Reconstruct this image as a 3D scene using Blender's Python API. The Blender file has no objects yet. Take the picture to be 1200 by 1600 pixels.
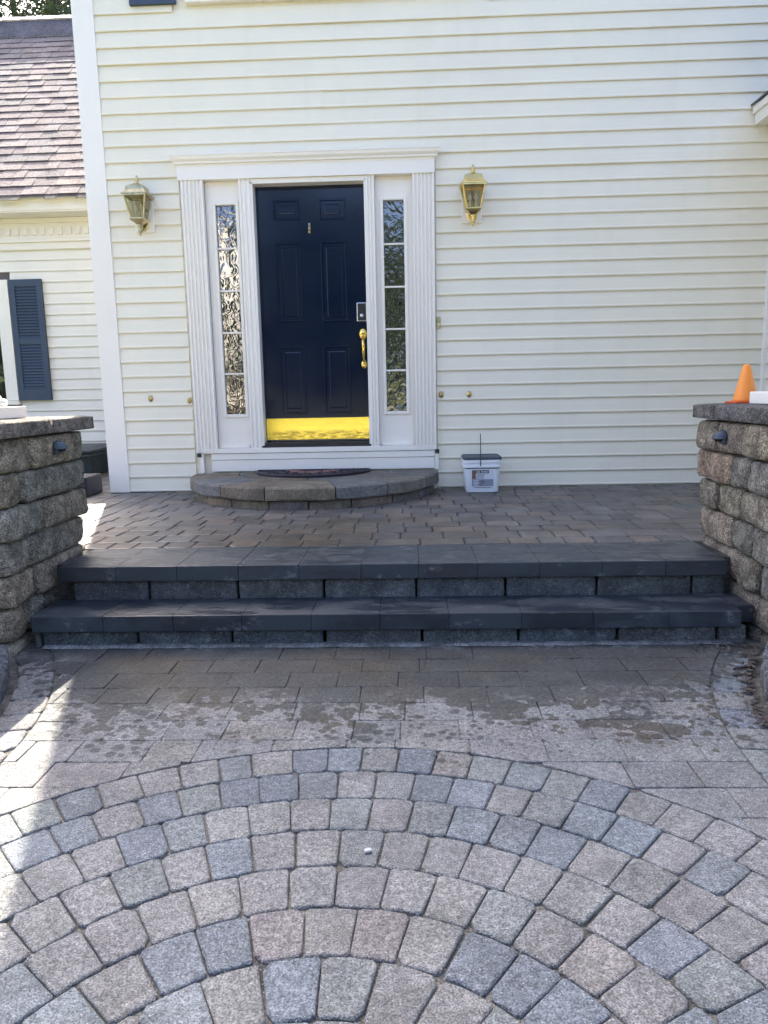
import bpy, bmesh, math, random
from mathutils import Vector, Matrix, noise
R = math.radians
rnd = random.Random(7)
S = bpy.context.scene
COL = S.collection

# ------------------------------------------------------------------ camera, sky, sun, exposure
cam_d = bpy.data.cameras.new('camera'); cam = bpy.data.objects.new('camera', cam_d); COL.objects.link(cam)
cam_d.sensor_fit = 'VERTICAL'; cam_d.sensor_height = 36.0; cam_d.lens = 25.895
cam_d.clip_start = 0.05; cam_d.clip_end = 600
CF, CP, CR, CY = 1150.9, 0.1634765, 0.0206307, 0.0393946
CPOS = Vector((0, -6.12609, 0.80301))
fw = Vector((-math.sin(CY)*math.cos(CP), math.cos(CY)*math.cos(CP), -math.sin(CP)))
rt = Vector((math.cos(CY), math.sin(CY), 0)); dn = fw.cross(rt)
rt, dn = (math.cos(CR)*rt + math.sin(CR)*dn), (-math.sin(CR)*rt + math.cos(CR)*dn)
m = Matrix((rt, -dn, -fw)).transposed().to_4x4(); m.translation = CPOS
cam.matrix_world = m
S.camera = cam
def in_view(p, mrg=40):
    v = Vector(p) - CPOS; z = v.dot(fw)
    if z < .1: return False
    u = 600 + CF*v.dot(rt)/z; w = 800 + CF*v.dot(dn)/z
    return -mrg < u < 1200+mrg and -mrg < w < 1600+mrg

SUN_EL, SUN_AZ = 47.3, -19.3          # the sun stands behind the house, a little to the left
world = bpy.data.worlds.new('World'); S.world = world; world.use_nodes = True
nt = world.node_tree
sky = nt.nodes.new('ShaderNodeTexSky'); sky.sky_type = 'NISHITA'; sky.sun_disc = False
sky.sun_elevation = R(SUN_EL); sky.sun_rotation = R(SUN_AZ)
sky.air_density = 0.45; sky.dust_density = 3.5; sky.ozone_density = 0.4
bg = nt.nodes['Background']; nt.links.new(sky.outputs[0], bg.inputs[0]); bg.inputs[1].default_value = 0.15
sl = bpy.data.lights.new('sun', 'SUN'); sun = bpy.data.objects.new('sun', sl); COL.objects.link(sun)
sl.energy = 3.1; sl.angle = R(0.42); sl.color = (1, 0.93, 0.81)
sd = Vector((math.sin(R(SUN_AZ))*math.cos(R(SUN_EL)), math.cos(R(SUN_AZ))*math.cos(R(SUN_EL)), math.sin(R(SUN_EL))))
sun.rotation_euler = sd.to_track_quat('Z', 'Y').to_euler(); sun.location = (-6, 14, 20)
S.view_settings.view_transform = 'Standard'; S.view_settings.look = 'None'
S.view_settings.gamma = 1; S.view_settings.use_curve_mapping = False
S.view_settings.exposure = 2.85

ZG, ZP = -0.332, -0.010               # driveway level, porch level

# ------------------------------------------------------------------ materials
class N:
    def __init__(s, name):
        s.m = bpy.data.materials.new(name); s.m.use_nodes = True
        s.t = s.m.node_tree; s.b = s.t.nodes['Principled BSDF']
    def n(s, typ, **k):
        o = s.t.nodes.new(typ)
        for a, v in k.items(): setattr(o, a, v)
        return o
    def l(s, a, b): s.t.links.new(a, b)
    def inp(s, node, i, v):
        if hasattr(v, 'is_linked') or hasattr(v, 'links'): s.l(v, node.inputs[i])
        else: node.inputs[i].default_value = v
    def pos(s, scale=(1, 1, 1)):
        g = s.n('ShaderNodeNewGeometry'); mp = s.n('ShaderNodeMapping'); mp.inputs['Scale'].default_value = scale
        s.l(g.outputs['Position'], mp.inputs['Vector']); return mp.outputs[0]
    def noise(s, scale, detail=3, rough=.55, vec=None):
        o = s.n('ShaderNodeTexNoise'); o.inputs['Scale'].default_value = scale
        o.inputs['Detail'].default_value = detail; o.inputs['Roughness'].default_value = rough
        s.l(vec if vec is not None else s.pos(), o.inputs['Vector']); return o.outputs['Fac']
    def ramp(s, fac, a, b, lo=0., hi=1.):
        o = s.n('ShaderNodeMapRange'); o.interpolation_type = 'SMOOTHSTEP'
        for i, v in ((0, fac), (1, a), (2, b), (3, lo), (4, hi)): s.inp(o, i, v)
        return o.outputs[0]
    def math(s, op, a, b=0.):
        o = s.n('ShaderNodeMath', operation=op); s.inp(o, 0, a); s.inp(o, 1, b); return o.outputs[0]
    def mix(s, fac, a, b, mode='MIX'):
        o = s.n('ShaderNodeMix', data_type='RGBA', blend_type=mode)
        s.inp(o, 0, fac); s.inp(o, 6, a if not isinstance(a, tuple) else (*a, 1)); s.inp(o, 7, b if not isinstance(b, tuple) else (*b, 1))
        return o.outputs[2]
    def grey(s, f):
        o = s.n('ShaderNodeCombineColor')
        for i in range(3): s.inp(o, i, f)
        return o.outputs[0]
    def bump(s, h, strength=.3, dist=.01):
        o = s.n('ShaderNodeBump'); o.inputs['Strength'].default_value = strength; o.inputs['Distance'].default_value = dist
        s.l(h, o.inputs['Height']); s.l(o.outputs[0], s.b.inputs['Normal'])
    def base(s, c):
        s.inp(s.b, 'Base Color', c if not isinstance(c, tuple) else (*c, 1))
    def rough(s, v): s.inp(s.b, 'Roughness', v)

def stone_mat(name, speck=.35, sscale=260, big=.35, bscale=3, rough=.88, bstr=.5, bdist=.006, wet=0, white=.0):
    """aggregate concrete whose tint is the object's own colour"""
    k = N(name); oi = k.n('ShaderNodeObjectInfo')
    v = k.ramp(k.noise(bscale, 4), .25, .75, 1-big, 1+big)
    c = k.mix(1., oi.outputs['Color'], k.grey(v), 'MULTIPLY')
    mid = k.ramp(k.noise(sscale*.28, 2), .3, .7, 1-speck*.45, 1+speck*.45)
    c = k.mix(1., c, k.grey(mid), 'MULTIPLY')
    fine = k.noise(sscale, 2, .6)
    c = k.mix(1., c, k.grey(k.ramp(fine, .3, .7, 1-speck, 1+speck)), 'MULTIPLY')
    vo = k.n('ShaderNodeTexVoronoi'); vo.inputs['Scale'].default_value = sscale*.42; k.l(k.pos(), vo.inputs['Vector'])
    sp = k.math('MULTIPLY', k.ramp(vo.outputs['Distance'], .12, .26, 1, 0), k.ramp(k.noise(sscale*.3, 1), .48, .56))
    c = k.mix(k.math('MULTIPLY', sp, .30*speck/.35), c, (.62, .6, .58))
    if white:
        c = k.mix(k.math('MULTIPLY', k.ramp(k.noise(14, 5, .7), .55, .75), white), c, (.5, .5, .5))
    rg = rough
    if wet:
        g = k.n('ShaderNodeNewGeometry'); sx = k.n('ShaderNodeSeparateXYZ'); k.l(g.outputs['Position'], sx.inputs[0])
        y, x = sx.outputs[1], sx.outputs[0]
        if wet == 1:      # hosed down driveway below the steps: soaked band, then splashes and drops
            d = k.math('SUBTRACT', -2.97, y)
            xe = k.ramp(k.math('ABSOLUTE', k.math('ADD', x, .12)), 1.05, 1.5, 0, 1)
            d = k.math('ADD', d, k.math('MULTIPLY', xe, .42))
            d2 = k.math('ADD', d, k.math('MULTIPLY', k.math('SUBTRACT', k.noise(4.5, 4, .6), .5), .75))
            soak = k.ramp(d2, .40, .64, 1, 0)
            soak = k.math('MULTIPLY', soak, k.ramp(d, -.02, .08))
            v1 = k.n('ShaderNodeTexVoronoi'); v1.inputs['Scale'].default_value = 28; k.l(k.pos(), v1.inputs['Vector'])
            v2 = k.n('ShaderNodeTexVoronoi'); v2.inputs['Scale'].default_value = 14; k.l(k.pos(), v2.inputs['Vector'])
            den = k.ramp(k.math('ADD', d, k.math('MULTIPLY', k.math('SUBTRACT', k.noise(2.5, 2), .5), .8)), .35, 1.25, 1.05, 0)
            wob = k.math('MULTIPLY', k.math('SUBTRACT', k.noise(40, 2), .5), .22)
            dr1 = k.ramp(k.math('SUBTRACT', k.math('ADD', v1.outputs['Distance'], wob), k.math('MULTIPLY', den, k.ramp(k.noise(9, 2), .35, .6, .25, 1))), -.08, .0, 1, 0)
            dr2 = k.ramp(k.math('SUBTRACT', k.math('ADD', v2.outputs['Distance'], wob), k.math('MULTIPLY', den, k.ramp(k.noise(4, 2), .46, .58, .0, .9))), -.08, .0, 1, 0)
            w = k.math('MAXIMUM', soak, k.math('MULTIPLY', k.math('MAXIMUM', dr1, dr2), .9))
            tint = k.mix(k.ramp(k.noise(2.2, 2), .48, .68), (.33, .335, .33), (.38, .335, .27))
        else:             # water trickling across the porch from the door step
            yy = k.math('ADD', y, k.math('MULTIPLY', k.math('SUBTRACT', k.noise(3, 4), .5), .9))
            w = k.math('MULTIPLY', k.ramp(yy, -2.2, -.9, .85, .1), k.ramp(k.math('ABSOLUTE', k.math('ADD', x, .75)), .9, 1.7, 1, .15))
            w = k.math('MAXIMUM', w, k.math('MULTIPLY', k.ramp(k.noise(1.4, 4), .5, .62), .6))
            tint = k.mix(k.ramp(k.noise(2.2, 2), .38, .6), (.55, .52, .52), (.62, .47, .35))
        c = k.mix(w, c, k.mix(1., c, tint, 'MULTIPLY'))
        rg = k.math('SUBTRACT', rough, k.math('MULTIPLY', w, .38))
    k.base(c); k.rough(rg)
    h = k.math('ADD', fine, k.math('MULTIPLY', k.noise(sscale*.22, 3), 1.4))
    k.bump(h, bstr, bdist)
    k.b.inputs['Specular IOR Level'].default_value = .35
    return k.m

def paint(name, col, rough=.45, var=.04, bstr=.06, grain=(3, 90, 90), dirt=0., metallic=0., nscale=1.):
    k = N(name)
    v = k.ramp(k.noise(2.3*nscale, 4), .2, .8, 1-var, 1+var)
    c = k.mix(1., col, k.grey(v), 'MULTIPLY')
    if dirt:
        st = k.ramp(k.noise(1, 4, .6, k.pos((7, 7, .8))), .5, .8, 0, dirt)
        c = k.mix(st, c, tuple(.55*x for x in col))
    k.base(c); k.rough(k.ramp(k.noise(9*nscale, 3), .2, .8, rough*.85, rough*1.15))
    k.b.inputs['Metallic'].default_value = metallic
    k.bump(k.noise(1, 3, .5, k.pos(grain)), bstr, .004)
    return k.m

M = {}
M['vinyl'] = paint('vinyl_siding', (.80, .742, .598), .42, .03, .10, (2.5, 60, 60), .10)
M['vinyl_left'] = paint('vinyl_siding_garage', (.79, .75, .665), .42, .03, .10, (2.5, 60, 60), .10)
M['trim'] = paint('white_trim', (.84, .79, .71), .35, .02, .05, (30, 30, 4), .06)
M['soffit'] = paint('cornice_paint', (.80, .75, .67), .45, .03, .05, (4, 30, 30), .08)
M['shutter'] = paint('shutter_blue', (.035, .055, .095), .5, .10, .1, (40, 40, 6), .0)
M['brass'] = paint('aged_brass', (.62, .46, .18), .24, .22, .15, (40, 40, 40), .15, 1., 6)
M['antique'] = paint('weathered_brass', (.50, .43, .25), .36, .3, .2, (50, 50, 50), .25, 1., 8)
M['bright'] = paint('polished_brass', (.88, .62, .16), .16, .12, .1, (60, 60, 60), .0, 1., 6)
M['chrome'] = paint('satin_chrome', (.6, .6, .62), .25, .1, .05, (60, 60, 60), .0, 1.)
M['black'] = paint('black_plastic', (.012, .012, .015), .4, .2, .1, (60, 60, 60))
M['dark'] = paint('dark_interior', (.02, .02, .022), .8, .2)
M['bin'] = paint('bin_plastic', (.03, .042, .047), .5, .2, .1, (40, 40, 40))
M['hose'] = paint('reel_plastic', (.022, .018, .028), .5, .2, .1, (40, 40, 40))
M['lamp_blue'] = paint('blue_grey_metal', (.045, .06, .085), .5, .15, .1, (60, 60, 60))
M['cone'] = paint('orange_vinyl', (.85, .27, .03), .5, .14, .15, (60, 60, 60), .35)
M['cone_base'] = paint('red_orange_vinyl', (.62, .09, .02), .5, .1, .05, (60, 60, 60))
M['pail'] = paint('white_pail_plastic', (.70, .72, .74), .38, .03, .05, (50, 50, 50), .06)
M['pail_lid'] = paint('slate_lid_plastic', (.05, .065, .08), .5, .1, .05, (50, 50, 50))
M['wire'] = paint('dark_wire', (.05, .055, .065), .4, .1, .05, (50, 50, 50), 0, .6)
M['found'] = paint('foundation', (.10, .09, .095), .9, .2, .4, (40, 40, 40))
M['rubber'] = paint('mat_rubber', (.016, .012, .02), .5, .3, .3, (90, 90, 90), 0, 0., 5)
M['mat_red'] = paint('mat_faded_red', (.22, .10, .09), .7, .3, .3, (90, 90, 90), 0, 0., 5)
M['print'] = paint('print_black', (.018, .022, .03), .5, .05, .02)
M['print_grey'] = paint('print_grey', (.24, .26, .32), .5, .1, .02)
M['print_pale'] = paint('print_pale', (.62, .63, .66), .5, .05, .02)
M['print_rust'] = paint('print_rust', (.20, .10, .07), .5, .4, .02, (80, 80, 80), 0, 0, 20)
M['twig'] = paint('dry_twig', (.03, .024, .02), .9, .3, .3, (60, 60, 60))
M['litter'] = paint('leaf_litter', (.066, .052, .043), .9, .5, .4, (60, 60, 60), 0, 0, 14)
M['pebble'] = paint('pale_pebble', (.42, .41, .39), .7, .15, .3, (90, 90, 90), 0, 0, 14)
M['grit'] = paint('joint_grit', (.27, .26, .24), .8, .3, .3, (90, 90, 90), 0, 0, 14)
M['soil'] = paint('soil', (.06, .045, .036), .95, .4, .6, (40, 40, 40), 0, 0, 6)
M['bark'] = paint('pine_bark', (.055, .042, .036), .95, .35, .8, (20, 20, 5), 0, 0, 2)
M['bulb'] = paint('frosted_bulb', (.75, .72, .62), .3, .05, .02)
M['lawn'] = paint('lawn', (.10, .115, .035), .95, .35, .5, (30, 30, 30), 0, 0, .6)

M['drive'] = stone_mat('driveway_paver', .46, 240, .18, 7, .9, .9, .008, 1)
M['porch'] = stone_mat('porch_paver', .22, 260, .28, 5, .60, .4, .004, 2)
M['wallstone'] = stone_mat('tumbled_wall_stone', .62, 170, .45, 12, .95, 1., .030)
M['riser'] = stone_mat('split_face_block', .4, 170, .35, 9, .9, 1., .012, 0, .35)
k = N('charcoal_slab'); oi = k.n('ShaderNodeObjectInfo')
wetf = k.ramp(k.noise(3.2, 5, .65, k.pos((1, 2.2, 2))), .42, .58)
c = k.mix(1., oi.outputs['Color'], k.grey(k.ramp(k.noise(300, 2), .3, .7, .75, 1.3)), 'MULTIPLY')
c = k.mix(wetf, c, k.mix(1., c, (.58, .62, .72), 'MULTIPLY'))
scf = k.ramp(k.noise(1, 6, .72, k.pos((9, 22, 16))), .56, .70, 0, .6)
c = k.mix(k.math('MULTIPLY', scf, k.ramp(k.noise(2.5, 2), .40, .55)), c, (.22, .225, .23))
k.base(c); k.rough(k.ramp(wetf, 0, 1, .62, .30))
k.bump(k.math('ADD', k.noise(240, 2), k.math('MULTIPLY', k.noise(18, 4), 1.2)), .3, .005); M['tread'] = k.m
M['cap'] = stone_mat('door_step_stone', .32, 200, .3, 7, .82, .8, .008)
M['sand'] = stone_mat('joint_sand', .5, 220, .6, 11, .95, .8, .006)
M['shingle_shade_band'] = paint('shingle_painted_shadow', (.035, .032, .036), .9, .3, .3, (60, 60, 60))  # dark printed band, widened so its colour carries the shadow below each butt
M['shingle'] = stone_mat('asphalt_shingle', .4, 130, .2, 5, .95, .5, .004)

# glossy dark blue door paint
k = N('door_paint'); k.base((.0003, .0058, .027)); k.rough(k.ramp(k.noise(5, 3), .2, .8, .09, .15)); k.b.inputs['Specular IOR Level'].default_value = .42
k.bump(k.noise(1, 3, .5, k.pos((60, 60, 9))), .035, .004); M['door'] = k.m
# brass kick plate: mirror smooth with mirrored shade painted into the streaked lower half
k = N('kick_brass'); g = k.n('ShaderNodeNewGeometry'); sx = k.n('ShaderNodeSeparateXYZ'); k.l(g.outputs['Position'], sx.inputs[0])
shade_refl = k.math('MULTIPLY', k.ramp(k.math('ADD', sx.outputs[2], k.math('MULTIPLY', k.noise(7, 4), .06)), .49, .54, 1, 0), k.ramp(k.noise(1, 5, .65, k.pos((14, 14, 60))), .3, .65, .15, .9))
k.base(k.mix(shade_refl, (.93, .74, .14), (.56, .45, .10))); k.rough(k.ramp(shade_refl, 0, 1, .15, .30)); k.b.inputs['Metallic'].default_value = 1
k.bump(k.noise(12, 2), .03, .01); M['kick'] = k.m
# rippled (glue chip) sidelight glass in front of a dark hall
def ripple(name, scale, strength):
    k = N(name); k.base((.012, .014, .014)); k.rough(.03); k.b.inputs['IOR'].default_value = 2.3
    w = k.n('ShaderNodeTexNoise'); w.inputs['Scale'].default_value = scale; w.inputs['Detail'].default_value = 1.5; w.inputs['Distortion'].default_value = 1.6
    k.l(k.pos((1, 1, .75)), w.inputs['Vector'])
    k.bump(w.outputs['Fac'], strength, .05)
    return k.m
M['ripple'] = ripple('rippled_glass', 14, .07)
M['pane'] = ripple('window_glass', 2, .02)
k = N('lantern_glass'); k.base((.80, .78, .66)); k.rough(.04); k.b.inputs['Transmission Weight'].default_value = .96; k.b.inputs['IOR'].default_value = 1.2
k.bump(k.noise(30, 2), .2, .01); M['lglass'] = k.m
k = N('pine_needles'); oi = k.n('ShaderNodeObjectInfo')
k.base(k.mix(k.ramp(k.noise(.9, 3), .35, .65), (.022, .045, .024), (.075, .095, .022))); k.rough(.8)
k.b.inputs['Subsurface Weight'].default_value = 0; M['needle'] = k.m
k = N('woodland_leaves'); k.base(k.mix(k.ramp(k.noise(.5, 3), .35, .65), (.014, .026, .009), (.045, .065, .018))); k.rough(.8); M['leaf'] = k.m

# ------------------------------------------------------------------ object helpers
def link(name, me, mat=None, parent=None, color=None, loc=None):
    o = bpy.data.objects.new(name, me); COL.objects.link(o)
    if mat is not None and me is not None and not me.materials: me.materials.append(mat)
    if color is not None: o.color = (*color, 1)
    if loc is not None: o.location = loc
    if parent is not None: o.parent = parent
    return o
def tag(o, label=None, cat=None, group=None, kind=None):
    for kk, v in (('label', label), ('category', cat), ('group', group), ('kind', kind)):
        if v: o[kk] = v
    return o
def thing(name, loc, label, cat, group=None):
    o = bpy.data.objects.new(name, None); COL.objects.link(o); o.empty_display_size = .1; o.location = loc
    return tag(o, label, cat, group)
def mesh(verts, faces, smooth=False):
    me = bpy.data.meshes.new('mesh'); me.from_pydata([tuple(v) for v in verts], [], faces); me.update()
    if smooth:
        for p in me.polygons: p.use_smooth = True
    return me
class MB:
    """collects shapes into one mesh; build() moves the origin to the middle of its base"""
    def __init__(s): s.v = []; s.f = []
    def add(s, v, f):
        n = len(s.v); s.v += [Vector(a) for a in v]; s.f += [tuple(i+n for i in q) for q in f]; return s
    def box(s, x0, x1, y0, y1, z0, z1, b=0.):
        if b <= 0:
            return s.add([(x0, y0, z0), (x1, y0, z0), (x1, y1, z0), (x0, y1, z0), (x0, y0, z1), (x1, y0, z1), (x1, y1, z1), (x0, y1, z1)],
                         [(3, 2, 1, 0), (4, 5, 6, 7), (0, 1, 5, 4), (1, 2, 6, 5), (2, 3, 7, 6), (3, 0, 4, 7)])
        bm = bmesh.new(); bmesh.ops.create_cube(bm, size=1)
        for v in bm.verts: v.co = Vector(((x0+x1)/2+v.co.x*(x1-x0), (y0+y1)/2+v.co.y*(y1-y0), (z0+z1)/2+v.co.z*(z1-z0)))
        bmesh.ops.bevel(bm, geom=bm.edges[:], offset=b, segments=2, profile=.6, affect='EDGES')
        bm.verts.index_update()
        s.add([v.co.copy() for v in bm.verts], [tuple(v.index for v in f.verts) for f in bm.faces]); bm.free(); return s
    def lathe(s, prof, c=(0, 0, 0), n=20, axis='Z', sx=1., sy=1.):
        v = []; f = []
        for r, z in prof:
            for i in range(n):
                a = 2*math.pi*i/n; p = (r*math.cos(a)*sx, r*math.sin(a)*sy, z)
                if axis == 'Y': p = (p[0], z, p[1])
                v.append(Vector(p)+Vector(c))
        for j in range(len(prof)-1):
            for i in range(n):
                q = (j*n+i, j*n+(i+1) % n, (j+1)*n+(i+1) % n, (j+1)*n+i)
                f.append(q if axis == 'Z' else q[::-1])
        e0 = tuple(reversed(range(n))); e1 = tuple(range((len(prof)-1)*n, len(prof)*n))
        f += [e0, e1] if axis == 'Z' else [e0[::-1], e1[::-1]]
        return s.add(v, f)
    def tube(s, pts, r, n=8):
        pts = [Vector(p) for p in pts]; v = []; f = []; up = Vector((.13, .31, .94))
        for i, p in enumerate(pts):
            t = (pts[min(i+1, len(pts)-1)]-pts[max(i-1, 0)]).normalized()
            a = t.cross(up)
            if a.length < .05: a = t.cross(Vector((1, 0, 0)))
            a.normalize(); b = t.cross(a)
            rr = r[i] if isinstance(r, (list, tuple)) else r
            v += [p+a*rr*math.cos(2*math.pi*j/n)+b*rr*math.sin(2*math.pi*j/n) for j in range(n)]
        for i in range(len(pts)-1):
            for j in range(n): f.append((i*n+j, i*n+(j+1) % n, (i+1)*n+(j+1) % n, (i+1)*n+j))
        f += [tuple(reversed(range(n))), tuple(range((len(pts)-1)*n, len(pts)*n))]
        return s.add(v, f)
    def extrude(s, prof, axis, a0, a1):
        """profile list (p,q) swept along axis: 'X' -> (y,z), 'Z' -> (x,y), 'Y' -> (x,z)"""
        def P(p, a): return {'X': (a, p[0], p[1]), 'Z': (p[0], p[1], a), 'Y': (p[0], a, p[1])}[axis]
        n = len(prof)
        v = [P(p, a0) for p in prof]+[P(p, a1) for p in prof]
        f = [(i, (i+1) % n, n+(i+1) % n, n+i) for i in range(n)]+[tuple(reversed(range(n))), tuple(range(n, 2*n))]
        return s.add(v, f)
    def build(s, name, mat, parent=None, color=None, smooth=False, origin=None):
        if origin is None:
            xs = [v.x for v in s.v]; ys = [v.y for v in s.v]; zs = [v.z for v in s.v]
            origin = Vector(((min(xs)+max(xs))/2, (min(ys)+max(ys))/2, min(zs)))
        origin = Vector(origin)
        me = mesh([v-origin for v in s.v], s.f, smooth)
        bm = bmesh.new(); bm.from_mesh(me); bmesh.ops.recalc_face_normals(bm, faces=bm.faces[:]); bm.to_mesh(me); bm.free()
        pw = world_loc(parent)
        return link(name, me, mat, parent, color, origin-pw)
def world_loc(o):
    p = Vector((0, 0, 0))
    while o is not None: p += o.location; o = o.parent
    return p
def jit(c, a=.12, hue=.03):
    f = 1+rnd.uniform(-a, a)
    return tuple(max(.004, x*f*(1+rnd.uniform(-hue, hue))) for x in c)

def rock_mesh(hx, hy, hz, r, amp, seed, ts=(-1, -.8, -.27, .27, .8, 1)):
    """tumbled block: a box with worn round edges and an uneven face"""
    idx = {}; V = []; F = []; n = len(ts)
    def vid(i, j, l):
        if (i, j, l) not in idx:
            p = Vector((ts[i]*hx, ts[j]*hy, ts[l]*hz))
            q = Vector((max(-hx+r, min(hx-r, p.x)), max(-hy+r, min(hy-r, p.y)), max(-hz+r, min(hz-r, p.z))))
            d = p-q
            p = q+d.normalized()*r if d.length > 1e-6 else p
            s = Vector((seed*7.3, seed*3.1, seed*1.7))
            nn = noise.noise(p*6+s)*.8+noise.noise(p*17+s)*.6+(abs(noise.noise(p*38+s))-.25)*.8
            dirv = (p/max(p.length, 1e-4))
            p = p+Vector((dirv.x, dirv.y, dirv.z))*nn*amp
            idx[(i, j, l)] = len(V); V.append(p)
        return idx[(i, j, l)]
    e = n-1
    for a in range(e):
        for b in range(e):
            F.append((vid(a, b, 0), vid(a, b+1, 0), vid(a+1, b+1, 0), vid(a+1, b, 0)))
            F.append((vid(a, b, e), vid(a+1, b, e), vid(a+1, b+1, e), vid(a, b+1, e)))
            F.append((vid(a, 0, b), vid(a+1, 0, b), vid(a+1, 0, b+1), vid(a, 0, b+1)))
            F.append((vid(a, e, b), vid(a, e, b+1), vid(a+1, e, b+1), vid(a+1, e, b)))
            F.append((vid(0, a, b), vid(0, a, b+1), vid(0, a+1, b+1), vid(0, a+1, b)))
            F.append((vid(e, a, b), vid(e, a+1, b), vid(e, a+1, b+1), vid(e, a, b+1)))
    return mesh(V, F, True)
SEED = [1]
def rock(name, x0, x1, y0, y1, z0, z1, r, amp, mat, parent, color, rot=0., ts=(-1, -.8, -.27, .27, .8, 1)):
    SEED[0] += 1
    me = rock_mesh((x1-x0)/2, (y1-y0)/2, (z1-z0)/2, min(r, (x1-x0)*.45, (y1-y0)*.45, (z1-z0)*.45), amp, SEED[0]*.37, ts)
    o = link(name, me, mat, parent, color, Vector(((x0+x1)/2, (y0+y1)/2, (z0+z1)/2))-world_loc(parent))
    o.rotation_euler.z = rot
    return o

def round_poly(poly, rc):
    out = []; n = len(poly)
    for i in range(n):
        p, a, b = Vector(poly[i]), Vector(poly[i-1]), Vector(poly[(i+1) % n])
        da, db = (a-p), (b-p)
        ang = da.angle(db) if da.length > 1e-5 and db.length > 1e-5 else math.pi
        if ang > 2.6: out.append(p); continue
        kq = rnd.uniform(.6, 1.5) if rnd.random() < .9 else 2.6
        r1 = min(rc*kq, da.length*.35); r2 = min(rc*kq*rnd.uniform(.7, 1.3), db.length*.35)
        out += [p+da.normalized()*r1, p+db.normalized()*r2]
    return out
def inset(poly, d):
    n = len(poly); out = []
    for i in range(n):
        p, a, b = poly[i], poly[i-1], poly[(i+1) % n]
        e1 = (p-a); e2 = (b-p)
        n1 = Vector((-e1.y, e1.x)); n2 = Vector((-e2.y, e2.x))
        if n1.length > 1e-7: n1.normalize()
        if n2.length > 1e-7: n2.normalize()
        nn = n1+n2
        nn = nn.normalized() if nn.length > 1e-6 else n1
        out.append(p+nn*d/max(.5, nn.dot(n1)))
    return out
def paver_geo(poly, th, bev, tilt=.0015):
    c = sum((Vector(p) for p in poly), Vector((0, 0)))/len(poly)
    P = [Vector(p)-c for p in poly]
    area = sum(P[i].x*P[(i+1) % len(P)].y-P[(i+1) % len(P)].x*P[i].y for i in range(len(P)))/2
    if area < 0: P.reverse()
    n = len(P); tx, ty, tz = rnd.uniform(-tilt, tilt)*6, rnd.uniform(-tilt, tilt)*6, rnd.uniform(-tilt, tilt)
    I1 = inset(P, bev*.35); I2 = inset(P, bev)
    def lv(Q, z): return [(p.x, p.y, z+(tx*p.x+ty*p.y+tz if z > -.02 else 0)) for p in Q]
    v = lv(P, -th)+lv(P, -bev*.9)+lv(I1, -bev*.32)+lv(I2, 0)
    f = []
    for L in range(3):
        for i in range(n): f.append((L*n+i, L*n+(i+1) % n, (L+1)*n+(i+1) % n, (L+1)*n+i))
    f.append(tuple(range(3*n, 4*n)))
    return c, v, f
class PaverBed:
    """pavers seen in the photograph become parts, the others one joined part"""
    def __init__(s, parent, mat, z, rest_name, cols):
        s.p = parent; s.m = mat; s.z = z; s.rest = MB(); s.name = rest_name; s.cols = cols; s.n = 0
    def add(s, poly, color, gap=.0035, rc=.012, bev=.006, th=.045, rough=.0015, name='paver', limit=300):
        P = [Vector(p) for p in poly]
        a = sum(P[i].x*P[(i+1) % len(P)].y-P[(i+1) % len(P)].x*P[i].y for i in range(len(P)))/2
        if a < 0: P.reverse()
        if abs(a) < .0012: return
        P = round_poly(inset(P, gap), rc)
        P = [p+Vector((rnd.uniform(-rough, rough), rnd.uniform(-rough, rough))) for p in P]
        c, v, f = paver_geo(P, th, bev)
        if in_view((c.x, c.y, s.z), 70) and s.n < limit:
            s.n += 1
            me = mesh(v, f)
            link(name, me, s.m, s.p, color, Vector((c.x, c.y, s.z))-world_loc(s.p))
        else:
            s.rest.add([Vector(q)+Vector((c.x, c.y, s.z)) for q in v], f)
    def finish(s, color):
        if s.rest.v:
            o = s.rest.build(s.name, s.m, s.p, color); o['kind'] = 'stuff'
def clip(poly, px, py, nx, ny):
    """keep the side where (p-(px,py)).n >= 0"""
    out = []; n = len(poly)
    for i in range(n):
        a, b = poly[i], poly[(i+1) % n]
        da = (a[0]-px)*nx+(a[1]-py)*ny; db = (b[0]-px)*nx+(b[1]-py)*ny
        if da >= 0: out.append(a)
        if da*db < 0:
            t = da/(da-db); out.append((a[0]+(b[0]-a[0])*t, a[1]+(b[1]-a[1])*t))
    return out
def clip_circle_out(poly, c, r):
    if len(poly) < 3: return []
    mx = sum(p[0] for p in poly)/len(poly)-c[0]; my = sum(p[1] for p in poly)/len(poly)-c[1]
    l = math.hypot(mx, my)
    if l < 1e-4: return []
    # the furthest reach into the circle decides where the tangent lies
    angs = [math.atan2(p[1]-c[1], p[0]-c[0]) for p in poly if math.hypot(p[0]-c[0], p[1]-c[1]) < r]
    if not angs: return poly
    a = math.atan2(my, mx)
    return clip(poly, c[0]+r*math.cos(a), c[1]+r*math.sin(a), math.cos(a), math.sin(a))
def clip_circle_in_complement(poly, c, r): return clip_circle_out(poly, c, r)

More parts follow.
